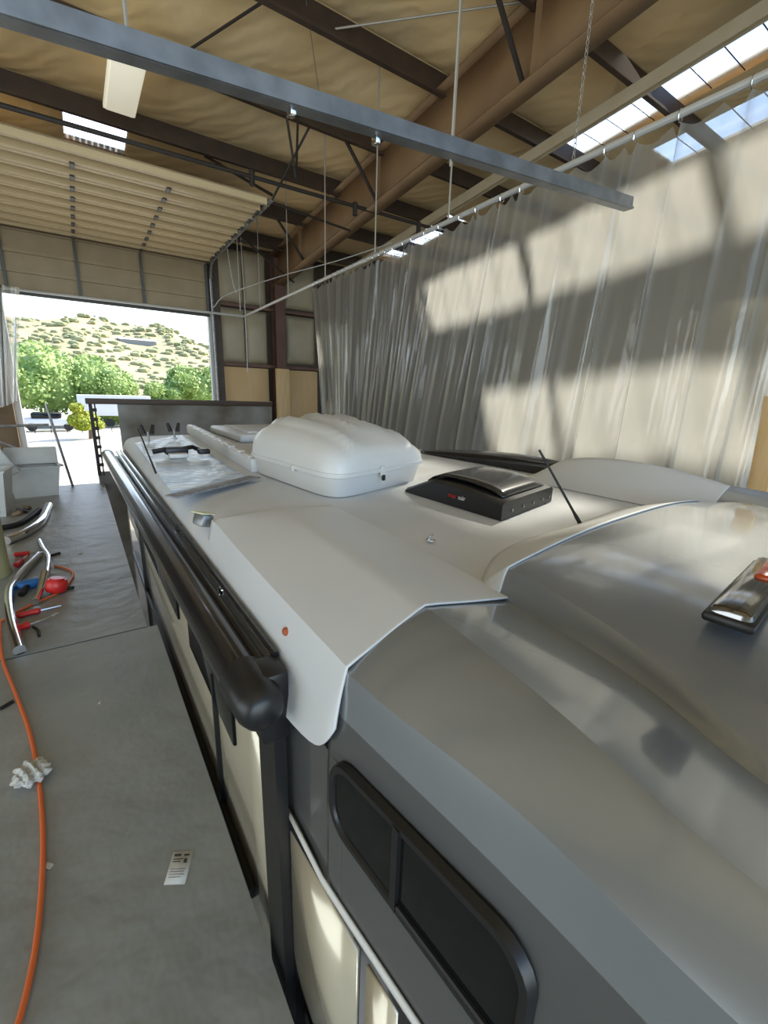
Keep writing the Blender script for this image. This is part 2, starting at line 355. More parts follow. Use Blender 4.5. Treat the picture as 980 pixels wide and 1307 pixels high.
# roof steel
for k in range(8):
    y = 1.38 + 1.72 * k
    bm = B(); z = zr(y) - 0.02
    x0, x1 = -7, 16
    for (cy, czz, sy, sz) in ((y, z - 0.16, 0.015, 0.32), (y + 0.04, z - 0.004, 0.08, 0.012), (y - 0.04, z - 0.316, 0.08, 0.012), (y - 0.077, z - 0.302, 0.008, 0.03)):
        box(bm, ((x0 + x1) / 2, cy, czz), (x1 - x0, sy, sz))
    names = ['first', 'second', 'third', 'fourth', 'fifth', 'sixth', 'seventh', 'eighth']
    tag(obj('roof_purlin', bm, M['purlin'], smooth=False), 'dark brown roof purlin, %s counted from the end wall door' % names[7 - k], 'purlin', 'purlins under the ceiling')
# rafter with tapering web
raf = thing('roof_rafter', 'deep tan-brown steel rafter rising from the column over the camper', 'rafter', (5.4, 14.0, 3.1))
def rz(y): return zr(y) - 0.26
def rb(y): return 3.05 + (13.6 - y) * 0.1 + 0.0
ysr = [14.0, 12, 10, 8, 6, 4, 2, 0, -4, -8.8]
bm = B(); grid(bm, [[(5.39, y, rb(y)), (5.39, y, rz(y))] for y in ysr]); obj('web', bm, M['beam'], raf, solid=0.014)
for nm, f in (('flange', rb), ('flange', rz)):
    bm = B(); grid(bm, [[(5.24, y, f(y)), (5.54, y, f(y))] for y in ysr]); obj(nm, bm, M['beam'], raf, solid=0.025)
for y in (12.0, 8.3, 4.7): sbox('stiffener', (5.39, y, (rb(y) + rz(y)) / 2), (0.22, 0.012, rz(y) - rb(y)), M['beam'], raf)
col = thing('steel_column', 'dark red-brown steel column on the end wall under the rafter', 'column', (5.4, 13.85, GZ))
sbox('web', (5.4, 13.87, (GZ + 3.75) / 2), (0.014, 0.36, 3.75 - GZ), M['column'], col)
sbox('flange', (5.4, 13.69, (GZ + 3.75) / 2), (0.3, 0.02, 3.75 - GZ), M['column'], col)
sbox('flange', (5.4, 14.05, (GZ + 3.75) / 2), (0.3, 0.02, 3.75 - GZ), M['column'], col)
# diagonal flange braces
for (y, lab) in ((11.7, 'dark diagonal brace on the rafter nearest the column'), (8.27, 'dark diagonal brace on the rafter above the slotted bar'), (4.82, 'dark diagonal brace at the near end of the rafter')):
    bm = B(); box(bm, ((4.55 + 5.28) / 2, y, (zr(y) - 0.25 + rb(y) + 0.05) / 2), (math.hypot(0.73, zr(y) - 0.3 - rb(y)), 0.05, 0.05),
                  Matrix.Rotation(math.atan2(zr(y) - 0.3 - rb(y), 0.73), 3, 'Y'), 0.004)
    tag(obj('flange_brace', bm, M['darkrod']), lab, 'brace')
# cream channel
bm = B()
def tz(y): return 4.93 - 0.098 * y
for dx, dz, sx, sz in ((0, 0, 0.22, 0.03), (-0.105, -0.09, 0.012, 0.16), (0.105, -0.05, 0.012, 0.1), (-0.02, -0.05, 0.03, 0.06)):
    x = 7.4 + dx
    L = [[(x - sx / 2, y, tz(y) + dz - sz / 2), (x + sx / 2, y, tz(y) + dz - sz / 2), (x + sx / 2, y, tz(y) + dz + sz / 2), (x - sx / 2, y, tz(y) + dz + sz / 2)] for y in (-6, 14.0)]
    vs = grid(bm, L, True); bm.faces.new(vs[0]); bm.faces.new(vs[1])
tag(obj('sloping_channel', bm, M['cream']), 'long cream channel sloping under the purlins beside the skylight strip', 'channel')

# black sprinkler pipe across
pp = thing('sprinkler_pipe', 'thin black pipe crossing over the raised door with drop fittings', 'pipe', (2, 8.6, 3.45))
stube('pipe', [(-6.8, 8.6, 3.40), (9.5, 8.6, 3.62)], 0.035, M['darkrod'], pp, 8)
for x in (2.95, 5.0, 6.6): stube('fitting', [(x, 8.6, 3.4), (x, 8.6, 3.62)], 0.05, M['darkrod'], pp, 8)

# fluorescent fixture, housing and diffuser faintly emissive
fx = thing('ceiling_light', 'white rectangular shop light hanging above the raised door', 'lamp', (1.08, 8.4, 4.05))
sbox('housing', (1.08, 8.4, 4.1), (0.43, 1.48, 0.06), M['fixture'], fx, 0.01)
sbox('diffuser', (1.08, 8.4, 4.06), (0.37, 1.4, 0.03), M['fixture'], fx, 0.01)
for y in (7.8, 9.0): stube('hanger', [(1.08, y, 4.12), (1.08, y, zr(y) - 0.1)], 0.008, M['rod'], fx, 6)

# ------------------------------------------------------------ overhead door
door = thing('door_1', 'raised tan ribbed roll-up door with its overhead sections', 'door', (1.1, 13.8, 2.0)); door['kind'] = 'structure'
XL, XR = -2.1, 3.36
LZ = lambda y: 3.3 + (13.5 - y) * 0.02
secs = 9
for i in range(secs):
    y1 = 13.45 - i * 0.495; y0 = y1 - 0.485
    bm = B(); z = LZ(y0)
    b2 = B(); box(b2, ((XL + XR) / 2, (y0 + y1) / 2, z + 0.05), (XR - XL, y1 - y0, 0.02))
    box(bm, ((XL + XR) / 2, y1 - 0.05, z - 0.01), (XR - XL, 0.10, 0.10)); box(bm, ((XL + XR) / 2, y0 + 0.04, z - 0.01), (XR - XL, 0.06, 0.10))
    box(bm, ((XL + XR) / 2, y0 + 0.22, z + 0.02), (XR - XL, 0.06, 0.05))
    sk = obj('door_section', b2, M['doorleaf_shade'], door); obj('rib', bm, M['doorrib'], sk)
for i, (z0, z1) in enumerate(((2.02, 2.44), (2.44, 2.85), (2.85, 3.30))):
    bm = B(); y = 13.82
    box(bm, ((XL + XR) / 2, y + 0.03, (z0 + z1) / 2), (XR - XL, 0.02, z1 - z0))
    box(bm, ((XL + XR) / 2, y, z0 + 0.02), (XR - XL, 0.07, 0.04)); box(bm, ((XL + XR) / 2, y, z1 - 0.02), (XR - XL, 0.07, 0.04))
    obj('door_section', bm, M['doorleaf_shade'], door)
for x in (-1.0, 0.38, 1.76, 3.33):
    sbox('stile', (x, 13.77, 2.63), (0.06, 0.05, 1.22), M['doorsteel'], door)
    for i in range(secs): sbox('hinge', (x, 13.45 - i * 0.495, LZ(13.45 - i * 0.495) - 0.07), (0.07, 0.2, 0.03), M['doorsteel'], door, 0.004)
sbox('bottom_rail', ((XL + XR) / 2, 13.8, 1.98), (XR - XL, 0.09, 0.1), M['doorsteel'], door)
# curved door tracks
for x, s, lab in ((3.45, 1, 'steel door track with rollers at the right side of the opening'),):
    tr = thing('door_track', lab, 'track', (x, 13.8, GZ))
    pts = [(x, 13.75, GZ), (x, 13.75, 2.9)] + [(x, 13.75 - 0.4 + 0.4 * math.cos(a), 2.9 + 0.4 * math.sin(a)) for a in np.linspace(0.2, math.pi / 2, 6)] + [(x, 9.0, 3.42)]
    stube('rail', pts, 0.035, M['steel'], tr, 6)
    sbox('bracket', (x + 0.15, 13.9, 0.1), (0.18, 0.1, 8.2), M['purlin'], tr)
    for i in range(10):
        y = 9.1 + i * 0.46
        bm = B(); lathe(bm, [(0.0, -.02), (0.035, -.02), (0.035, .02), (0.0, .02)], (x - 0.05, y, 3.36), Vector((1, 0, 0)), 10, False); obj('roller', bm, M['chrome'], tr)
    stube('hanger', [(x, 9.0, 3.42), (x + 0.5, 8.3, zr(8.3) - 0.2)], 0.02, M['darkrod'], tr, 6)
    stube('hanger', [(x, 9.1, 3.42), (x + 1.9, 9.4, 3.4)], 0.022, M['darkrod'], tr, 6)
    stube('hanger', [(x, 11.2, 3.4), (x + 1.9, 12.5, 2.9)], 0.022, M['darkrod'], tr, 6)
struct(sbox('trim_1', (3.44, 14.15, -1.0), (0.1, 0.12, 6.2), M['pipe']), 'white right jamb of the door opening', 'trim')
struct(sbox('trim_2', (-1.22, 14.15, -1.2), (0.14, 0.2, 6.4), M['pipe']), 'pale left jamb of the door opening', 'trim')
tag(sbox('jamb_board', (-1.75, 13.9, -1.9), (0.95, 0.1, 4.4), M['wood_dark']), 'brown wooden panel left of the door opening', 'board')

# ------------------------------------------------------------ curtain rail and hangers
RX, RZ = 4.2, 2.0
def rzl(y): return 2.0 + max(0, (13.4 - y)) * 0.018
rail = thing('curtain_rail', 'long pale overhead pipe rail carrying the clear curtain with corner at the door', 'rail', (RX, 6, 2.1))
stube('pipe', [(RX, y, rzl(y)) for y in (13.4, 8, 4, 0, -3)], 0.03, M['pipe'], rail, 10)
stube('cross_pipe', [(-5, 13.4, 1.95), (RX, 13.4, 2.0)], 0.03, M['pipe'], rail, 10)
for i, y in enumerate((3.1, 4.86, 6.58, 8.32, 10.14, 12.0)):
    w_ = ['nearest chain', 'second rod', 'third rod', 'fourth rod', 'fifth rod', 'farthest rod'][i]
    if i == 0:
        bm = B(); z = rzl(y) + 0.03; k = 0
        while z < zr(y) - 0.25:
            a = k % 2; pts = [(RX + (0.014 * math.cos(t) if a else 0), y + (0 if a else 0.014 * math.cos(t)), z + 0.026 * (1 + math.sin(t))) for t in np.linspace(0, 2 * math.pi, 9)]
            tube(bm, pts, 0.004, 5, False); z += 0.044; k += 1
        tag(obj('hanging_chain', bm, M['rod']), 'silver link chain holding the near end of the curtain rail', 'chain')
    else:
        tag(stube('hanger_rod', [(RX, y, rzl(y)), (RX, y, zr(y) - 0.2)], 0.012, M['rod'], seg=8), 'thin steel rod from ceiling to curtain rail, %s from the camera' % w_.split()[0], 'rod', 'rods holding the curtain rail')
# slotted strut across
st = thing('slotted_strut', 'galvanised slotted steel strut crossing high over the camper roof', 'strut', (1.5, 2.4, 1.3))
A0, A1 = Vector((-1.3, 2.44, 1.195)), Vector((4.02, 2.37, 1.60))
d = A1 - A0; rot = Matrix.Rotation(math.atan2(d.y, d.x), 3, 'Z') @ Matrix.Rotation(-math.asin(d.z / d.length), 3, 'Y')
mid = (A0 + A1) / 2
bm = B()
for off, s in (((0, 0.0, -0.043), (d.length, 0.07, 0.005)), ((0, -0.035, 0), (d.length, 0.005, 0.086)), ((0, 0.035, 0), (d.length, 0.005, 0.086)), ((0, -0.041, -0.037), (d.length, 0.014, 0.014)), ((0, -0.025, 0.043), (d.length, 0.02, 0.005)), ((0, 0.025, 0.043), (d.length, 0.02, 0.005))):
    box(bm, mid + rot @ Vector(off), s, rot)
obj('channel', bm, M['strutsteel'], st)
for (px_, py_) in ((162, 40), (372, 133), (480, 171), (575, 200)):
    p = aty(px_, py_, 2.42)
    stube('hanger', [(p.x, p.y, p.z - 0.05), (p.x, p.y, zr(p.y) - 0.1)], 0.006 if px_ != 162 else 0.009, M['rod'], st, 6) if px_ in (162, 575) else sbox('clamp', (p.x, p.y, p.z - 0.02), (0.03, 0.05, 0.06), M['chrome'], st, 0.004)
# loose braces and cables near the column
for pts, r, m_, lab in (
    ([(2.6, 10.2, 4.3), (3.45, 9.0, 3.5)], 0.03, 'darkrod', 'dark angle strut from door track up to the purlins'),
    ([(3.3, 8.0, 4.6), (3.5, 8.0, 3.45)], 0.02, 'darkrod', 'short vertical drop hanging above the door track end'),
    ([(3.65, 8.2, 4.6), (3.5, 8.0, 3.45)], 0.02, 'darkrod', 'short slanted drop beside the vertical one over the track'),
    ([(1.7, 8.2, 4.5), (3.2, 5.2, 4.75)], 0.018, 'darkrod', 'thin dark sag rod running under the ceiling above the strut'),
    ([(3.4, 6.6, 4.7), (5.2, 4.9, 4.8)], 0.014, 'rod', 'thin pale conduit under the ceiling left of the rafter'),
    ([(2.9, 6.3, 4.8), (4.1, 8.2, 4.55)], 0.006, 'rod', 'thin slack wire crossing the ceiling above the strut')):
    tag(stube('ceiling_rod' if r > 0.01 else 'wire', pts, r, M[m_], seg=6), lab, 'rod')
cb = curve([aty(272, 393, 13.2), aty(290, 376, 12.9), aty(360, 352, 11.5), aty(430, 333, 10.2), aty(500, 310, 9.2)], 6)
tag(stube('loose_cable', cb, 0.012, M['pipe'], seg=6), 'slack pale cable running from the door corner along the rail', 'cable')
for pts, lab in (([(3.75, 13.3, 4.1), (3.9, 13.3, 2.9), (4.0, 13.3, 2.55)], 'pale rope hanging left of its twins beside the door track'),
                 ([(4.05, 13.2, 4.1), (4.05, 13.2, 2.1)], 'middle pale rope hanging by the rail corner'),
                 ([(4.2, 13.35, 4.1), (4.26, 13.45, 2.05), (4.26, 13.48, 0.5)], 'long pale rope hanging past the rail corner to the plywood')):
    tag(stube('hanging_rope', curve(pts, 4), 0.014, M['pipe'], seg=6), lab, 'rope')

# ------------------------------------------------------------ clear curtain
def curtain():
    bm = B(); rnd = random.Random(3)
    ph = [0]; L = 9.0 + 2.2
    NS, NZ = 1100, 34
    # irregular fold phase
    knots = []; y = -2.4
    while y < 9.2: knots.append(y); y += rnd.choice((rnd.uniform(0.05, 0.12), rnd.uniform(0.1, 0.3)))
    ka = [rnd.uniform(0.2, 1.2) for _ in knots]
    rows = []
    hooks = []
    for j in range(NZ + 1):
        t = j / NZ; row = []
        for i in range(NS + 1):
            s = -2.2 + 11.05 * i / NS
            k = max(0, min(len(knots) - 2, np.searchsorted(knots, s) - 1)); f = (s - knots[k]) / (knots[k + 1] - knots[k])
            amp = ka[k] * (1 - f) + ka[k + 1] * f
            wv = math.sin(math.pi * (k + f)) 
            sharp = math.copysign(abs(wv) ** 0.75, wv)
            wob = 0.02 * math.sin(3.1 * s + 4 * t) + 0.02 * math.sin(1.3 * s - 3 * t)
            a = 0.03 + 0.042 * min(1, t * 2.5)
            x = RX + amp * a * sharp + 1.1 * wob + 0.012 * math.sin(17 * s + 5 * t) * t + 0.006 * math.sin(41 * s - 3 * t)
            zt = rzl(s) - 0.05 - 0.075 * (1 - abs(wv)) * 0 - 0.07 * abs(math.sin(math.pi * (s - knots[k]) / (knots[k + 1] - knots[k]))) * 1.0
            zb = -4.0
            z = zt + (zb - zt) * t
            g = min(1.0, t / 0.45)
            gather = max(0.0, (s - 2.0) / 6.85)
            y = s + g * 0.42 * gather * (7.6 - s) + 0.035 * amp * math.sin(2 * math.pi * (k + f) * 0.5 + 1) * min(1, t * 3)
            row.append((x, y, z))
        rows.append(row)
    grid(bm, rows)
    root = thing('vinyl_curtain', 'clear wrinkled plastic curtain hanging from the rail along the camper', 'curtain', (RX, 3.3, -4.0))
    obj('sheet', bm, M['vinyl'], root, ang=180)
    for n_, k in enumerate(knots):
        if 0.6 < k < 8.9 and n_ % 2 == 0:
            bm = B(); z = rzl(k); pts = [(RX + 0.034 * math.cos(a), k, z - 0.012 + 0.045 * math.sin(a)) for a in np.linspace(0, 2 * math.pi, 11)]
            tube(bm, pts, 0.005, 5, False); obj('hook', bm, M['chrome'], root)
curtain()
bm = B()
rows = []
for j in range(21):
    t = j / 20
    rows.append([(-2.6 + 1.9 * i / 60 - 0.35 * t * (i / 60) ** 2, 12.6 + 0.06 * math.sin(i * 0.7 + t) + 0.05 * math.sin(i * 0.31), 1.9 - 2.25 * t - 0.25 * t * math.sin(i / 60 * 3)) for i in range(61)])
grid(bm, rows)
tag(obj('short_curtain', bm, M['vinyl'], ang=180), 'short bunched plastic curtain at the left side of the door opening', 'curtain')

# things dimly seen behind the clear curtain
tag(sbox('storage_cabinet', (7.8, 6.2, -2.9), (0.9, 2.2, 2.4), M['bgrey'], bevel=0.03), 'dim grey block shape standing behind the clear curtain', 'cabinet')
tag(sbox('workbench', (7.4, 2.6, -2.9), (0.8, 1.6, 1.9), M['wood_dark'], bevel=0.03), 'dark low bulk behind the right part of the curtain', 'bench')
# leaning board at the right edge
pb0, pb1 = atx(962, 650, 4.0), atx(990, 505, 4.02)
dd = (pb1 - pb0).normalized(); q0 = pb0 - dd * 3.0
bm = B(); L = (pb1 - q0).length; rt = Vector((0, 0, 1)).rotation_difference(dd).to_matrix()
box(bm, (pb1 + q0) / 2, (0.03, 0.12, L), rt, 0.004)
tag(obj('leaning_board', bm, M['lumber']), 'pale wooden board leaning by the curtain at the right edge', 'board')

# ------------------------------------------------------------ work platform
deckr = thing('work_platform', 'grey painted walkway platform alongside the camper', 'platform', (-2, 4, GZ))
for (y0, y1, x1, nm) in ((-2.5, 3.13, 0.275, 'deck_plate'), (3.15, 8.7, 0.215, 'deck_plate')):
    sbox(nm, ((x1 - 5) / 2, (y0 + y1) / 2, PZ - 0.03), (x1 + 5, y1 - y0, 0.06), M['deck'], deckr)
    sbox('edge_trim', (x1 - 0.02, (y0 + y1) / 2, PZ - 0.09), (0.04, y1 - y0, 0.12), M['deck_edge'], deckr)
sbox('seam', (-2.3, 3.14, PZ - 0.02), (5.0, 0.018, 0.03), M['rubber'], deckr)
for y in (-2.3, 0.5, 3.1, 6, 8.6):
    for x in (-0.05, -2.5, -4.9):
        sbox('leg', (x, y, (GZ + PZ - 0.06) / 2), (0.09, 0.09, PZ - 0.06 - GZ), M['deck_edge'], deckr)

# end panel behind the camper
pn = thing('end_panel', 'low oversprayed brown-grey panel closing the bay behind the camper', 'panel', (1.7, 8.75, GZ))
bm = B()
box(bm, (1.88, 8.75, (-0.3 + GZ) / 2), (2.66, 0.06, -0.3 - GZ))
box(bm, (0.36, 8.75, (-1.42 + GZ) / 2), (0.42, 0.06, -1.42 - GZ))
obj('board', bm, M['panel'], pn)
sbox('top_rail', (1.66, 8.73, -0.26), (3.1, 0.12, 0.09), M['purlin'], pn, 0.008)
sbox('post', (0.17, 8.73, -0.88), (0.05, 0.08, 1.2), M['darkrod'], pn)
sbox('post', (0.23, 8.73, -0.88), (0.02, 0.08, 1.2), M['darkrod'], pn)
for k in range(7): sbox('rung', (0.2, 8.73, -0.4 - k * 0.15), (0.1, 0.05, 0.05), M['darkrod'], pn)

# ------------------------------------------------------------ motorhome
XC = 1.59
rv = thing('motorhome', 'long motorhome with white roof and silver front cap parked in the bay', 'motorhome', (XC, 3, GZ))
def lerp(tab, v):
    ks = [a for a, _ in tab]
    if v <= ks[0]: return tab[0][1]
    if v >= ks[-1]: return tab[-1][1]
    for i in range(len(ks) - 1):
        if ks[i] <= v <= ks[i + 1]:
            f = (v - ks[i]) / (ks[i + 1] - ks[i]); a, b = tab[i][1], tab[i + 1][1]
            return tuple(p + (q - p) * f for p, q in zip(a, b)) if isinstance(a, tuple) else a + (b - a) * f
def xw(y): return 0.33 + max(0, 0.66 - y) * 0.11 + max(0, -y) ** 2 * 0.3
def mirror(pts): return pts + [(2 * XC - x, z) for x, z in reversed(pts[:-1])]
def skew(x, f=1.0): return 0.075 * (x - 0.36) * f
def creased(bm_rows, name, m, parent, cols, level=2, cr=0.7):
    bm = B(); vs = grid(bm, bm_rows)
    cl_ = bm.edges.layers.float.new('crease_edge')
    for c_, wgt in cols.items():
        for i in range(len(vs) - 1):
            e = bm.edges.get((vs[i][c_], vs[i + 1][c_]))
            if e:
                e[cl_] = wgt
                if wgt >= 0.8: e.smooth = False
    for row in (vs[0], vs[-1]):
        for a, b in zip(row[:-1], row[1:]):
            e = bm.edges.get((a, b)); e[cl_] = 1.0
    o = obj(name, bm, m, parent, ang=180)
    s = o.modifiers.new('sub', 'SUBSURF'); s.levels = level; s.render_levels = level
    t = o.modifiers.new('thick', 'SOLIDIFY'); t.thickness = 0.004; t.offset = -1
    return o
# -- main roof (white) with radius edges
def roof_prof(y):
    e = 0.35 if y > 5.55 else 0.0
    top = -0.505
    dz = 0.0 if y < 5.4 else (y - 5.4) * 0.35
    return mirror([(0.322 + dz, -0.74 - dz), (0.322 + dz, -0.67 - dz), (0.335 + dz, -0.585 - dz), (0.375 + dz, -0.53 - dz), (0.45 + dz * .6, top - 0.004 - dz), (0.6, top - dz), (0.95, top + 0.004 - dz), (XC, top + 0.01 - dz)])
rows = [[(x, y, z) for x, z in roof_prof(y)] for y in (0.72, 1.1, 1.7, 2.4, 3.2, 4.2, 5.0, 5.4, 5.58, 5.68)]
rows.append([(0.45 + (x - 0.322) * 0.9, 5.72, z - 0.15) for x, z in roof_prof(5.68)])
creased(rows, 'roof', M['roofwhite'], rv, {}, 2)
# -- side walls (both) and rear wall
def side_wall(side):
    bm = B(); n = 24; rws = []
    for i in range(n + 1):
        y = 1.0 + 4.62 * i / n; x = 0.335 if side < 0 else 2 * XC - 0.335
        rws.append([(x, y, -3.75 + 3.05 * j / 4) for j in range(5)])
    grid(bm, rws); obj('side_wall', bm, M['champagne'], rv, ang=180, solid=0.02)
side_wall(-1); side_wall(1)
bm = B(); box(bm, (XC, 5.66, -2.3), (2.4, 0.04, 2.9), None, 0.01); obj('rear_wall', bm, M['champagne'], rv)
bm = B(); box(bm, (0.345, 0.81, -2.2), (0.018, 0.42, 3.0)); obj('front_side_panel', bm, M['side_graphic'], rv)
# lower black skirt strip, chrome rails and windows on the left side
sbox('side_window', (0.322, 3.15, -1.02), (0.02, 1.5, 0.42), M['glass'], rv, 0.008)
sbox('side_window', (0.322, 1.72, -1.02), (0.02, 0.75, 0.42), M['glass'], rv, 0.008)
sbox('side_window', (0.322, 4.75, -1.05), (0.02, 0.8, 0.4), M['glass'], rv, 0.008)
sbox('slide_out_seal', (0.317, 1.62, -2.2), (0.02, 0.02, 2.2), M['black'], rv)
sbox('slide_out_seal', (0.315, 4.1, -2.0), (0.03, 0.05, 2.4), M['black'], rv)
sbox('side_moulding', (0.315, 3.2, -1.75), (0.03, 4.0, 0.05), M['black'], rv, 0.006)

# -- white side fairings (humps) left and right
def fairing(side):
    keys = [ # y : crease, crest a, crest b (C1), mid, base, bottom z
        (0.625, dict(b=(0.336, -0.625), c=(0.362, -0.502), a=(0.45, -0.468), p=(0.555, -0.430), m=(0.72, -0.47), e=(0.86, -0.499))),
        (0.645, dict(b=(0.320, -0.675), c=(0.362, -0.502), a=(0.45, -0.468), p=(0.558, -0.430), m=(0.72, -0.47), e=(0.862, -0.499))),
        (0.70, dict(b=(0.317, -0.712), c=(0.362, -0.501), a=(0.45, -0.468), p=(0.563, -0.430), m=(0.723, -0.47), e=(0.866, -0.5))),
        (1.00, dict(b=(0.316, -0.765), c=(0.362, -0.497), a=(0.46, -0.468), p=(0.579, -0.430), m=(0.74, -0.47), e=(0.885, -0.5))),
        (1.35, dict(b=(0.316, -0.785), c=(0.366, -0.492), a=(0.47, -0.468), p=(0.598, -0.434), m=(0.76, -0.472), e=(0.895, -0.5))),
        (1.60, dict(b=(0.316, -0.78), c=(0.375, -0.49), a=(0.48, -0.472), p=(0.63, -0.458), m=(0.77, -0.478), e=(0.90, -0.5))),
        (1.70, dict(b=(0.316, -0.775), c=(0.375, -0.492), a=(0.47, -0.488), p=(0.63, -0.486), m=(0.77, -0.492), e=(0.90, -0.5)))]
    rows = []
    for y, K in keys:
        pr = [K['b'], ((K['b'][0] * 0.5 + K['c'][0] * 0.5) - 0.004, (K['b'][1] + K['c'][1]) / 2), K['c'], K['a'], K['p'], K['m'], K['e']]
        row = []
        for x, z in pr:
            yy = y + skew(x, 1.0 if y < 1.0 else 0.6)
            X = x if side < 0 else 2 * XC - x
            if side > 0: yy = y + skew(2 * XC - x, 1.0 if y < 1 else 0.7)
            if side > 0 and z > -0.499:
                lift = max(0, 1 - ((y - 1.22) / 0.62) ** 2)
                z = z + (0.075 * lift + (0.04 if y < 1.65 else 0)) * min(1, (z + 0.499) / 0.04)
            row.append((X, yy, z + 0.003))
        rows.append(row)
    # rounded bottom front corner
    y0 = rows[0]; x, yy, z = y0[0]
    return creased(rows, 'side_fairing', M['white'], rv, {2: 1.0, 4: 0.7, 0: 1.0, 6: 1.0})
fairing(-1); fairing(1)

# -- silver front cap
def cap_prof(y):
    # y is the nominal station; returns left half profile
    nose = max(0.0, 0.3 - y)
    dz = -0.10 * nose ** 1.5 - (0.5 * max(0, -0.35 - y) ** 1.6)
    w0 = xw(y)
    R1 = lerp([(-0.9, 0.62), (0.04, 0.405), (0.17, 0.415), (0.30, 0.405), (0.5, 0.368), (0.64, 0.360)], y)
    R2 = lerp([(-0.9, 0.70), (0.05, 0.485), (0.16, 0.512), (0.30, 0.54), (0.62, 0.575)], y)
    R3 = lerp([(-0.9, 0.75), (0.1, 0.715), (0.23, 0.79), (0.31, 0.815), (0.70, 0.858)], y)
    R4 = lerp([(-0.9, 0.79), (0.1, 0.742), (0.3, 0.848), (0.65, 0.874)], y)
    z4 = lerp([(-0.3, -0.486), (0.1, -0.472), (0.3, -0.450), (0.63, -0.425)], y)
    z3 = lerp([(-0.3, -0.488), (0.1, -0.492), (0.3, -0.499), (0.63, -0.4995)], y)
    return mirror([(w0, -3.6), (w0, -1.1 + dz * .6), (w0, -0.86 + dz * .8), (w0 - 0.0, -0.69 + dz), (w0 + 0.012, -0.60 + dz),
                   (R1 - 0.004, -0.506 + dz), (R1 + 0.45 * (R2 - R1), -0.455 + dz), (R2 * 0.965, -0.428 + dz), ((R2 + R3) / 2 + 0.01, -0.468 + dz),
                   (R3, z3 + dz), (R4, z4 + dz), (R4 + 0.16, (z4 * 0.5 - 0.5 * 0.392) + dz), (1.25, -0.390 + dz), (XC, -0.386 + dz)])
rows = []
for y in (0.66, 0.615, 0.5, 0.36, 0.22, 0.10, -0.02, -0.16, -0.34, -0.55, -0.8):
    rows.append([(x, y + skew(x, max(0, min(1, (y + 0.6)))), z - (0.004 if y > 0.65 else 0)) for x, z in cap_prof(min(y, 0.63))])
    fl = 0.048 * max(0, min(1, (y + 0.4) / 1.0))
    rows[-1] = [(x, yy, z + (fl * max(0, min(1, (z + 0.499) / 0.04)) if x > 2.31 else 0)) for x, yy, z in rows[-1]]
last = rows[-1]
rows.append([(x + (XC - x) * 0.12, -0.98, min(z - 0.12, -0.75)) for (x, y, z) in last])
rows.append([(x + (XC - x) * 0.14, -1.05, min(z - 0.5, -1.4)) for (x, y, z) in last])
N = len(rows[0])
cr = {5: 0.95, 9: 0.95, 10: 0.9, 7: 0.85}
cr.update({N - 1 - k: v for k, v in list(cr.items())})
cap = creased(rows, 'front_cap', M['silver'], rv, cr)
cap.data.materials.append(M['side_graphic'])
for f in cap.data.polygons:
    if f.index % (N - 1) in (0, 1, 2, 3, N - 2, N - 3, N - 4, N - 5): f.material_index = 1

# -- white sloped band between roof and hood
def band():
    P = cap_prof(0.63)[9:-9]
    xs_ = [p[0] for p in P]; n = len(P)
    yb = [0.725, 0.765, 0.90, 0.97, 0.985, 1.03, 1.06, 1.0, 0.93]
    r0, r1, r2 = [], [], []
    for i, (x, z) in enumerate(P):
        yj = 0.655 + skew(x); k = 1 if i < n / 2 else -1; e = min(i, n - 1 - i)
        bx = x - k * (0.014 if e == 0 else (0.012 if e == 1 else 0.0))
        r0.append((bx, yb[i], -0.4985)); r1.append((x - k * (0.004 if e < 2 else 0), yb[i] * 0.5 + yj * 0.5, -0.4985 + (z + 0.4985) * 0.56)); r2.append((x, yj, z + 0.0035))
    creased([r0, r1, r2], 'hood_band', M['white'], rv, {0: 1.0, n - 1: 1.0, 1: .95, n - 2: .95}, 2)
band()

# -- front side window (left)
def side_pt(y, z, off=0.0):
    return Vector((xw(y) - off, y + 0.0, z))
def win_outline(ins):
    # rounded long window, slanted like the wall
    y0, y1 = 0.185 + ins, 0.625 - ins
    zt = lambda y: -0.655 - (y - 0.2) * 0.03 - ins; zb = lambda y: -0.86 + (y - 0.2) * 0.03 + ins
    r = 0.06 - ins * 0.6; P = []
    for a in np.linspace(0, math.pi / 2, 6): P.append((y1 - r + r * math.sin(a), zt(y1) - r + r * math.cos(a)))
    for a in np.linspace(0, math.pi / 2, 6): P.append((y1 - r + r * math.cos(a), zb(y1) + r - r * math.sin(a)))
    for a in np.linspace(0, math.pi / 2, 6): P.append((y0 + r - r * math.sin(a), zb(y0) + r - r * math.cos(a)))
    for a in np.linspace(0, math.pi / 2, 6): P.append((y0 + r - r * math.cos(a), zt(y0) - r + r * math.sin(a)))
    return P
fw = None
bm = B(); o_, i_ = win_outline(0), win_outline(0.018)
grid(bm, [[side_pt(y, z, 0.0) for y, z in o_], [side_pt(y, z, 0.015) for y, z in win_outline(0.003)], [side_pt(y, z, 0.015) for y, z in win_outline(0.015)], [side_pt(y, z, 0.008) for y, z in i_]], True)
fw = obj('window_frame', bm, M['black'], rv)
bm = B(); bm.faces.new([bm.verts.new(side_pt(y, z, 0.010)) for y, z in i_]); obj('glass', bm, M['glass'], fw)
bm = B(); box(bm, side_pt(0.43, -0.757, 0.011), (0.012, 0.016, 0.175)); obj('mullion', bm, M['black'], fw)
bm = B(); tube(bm, [side_pt(y, -0.838 + (y - .2) * 0.03, 0.013) for y in (0.23, 0.3, 0.36, 0.42)], 0.005, 6); obj('slide_rail', bm, M['rubber'], fw)
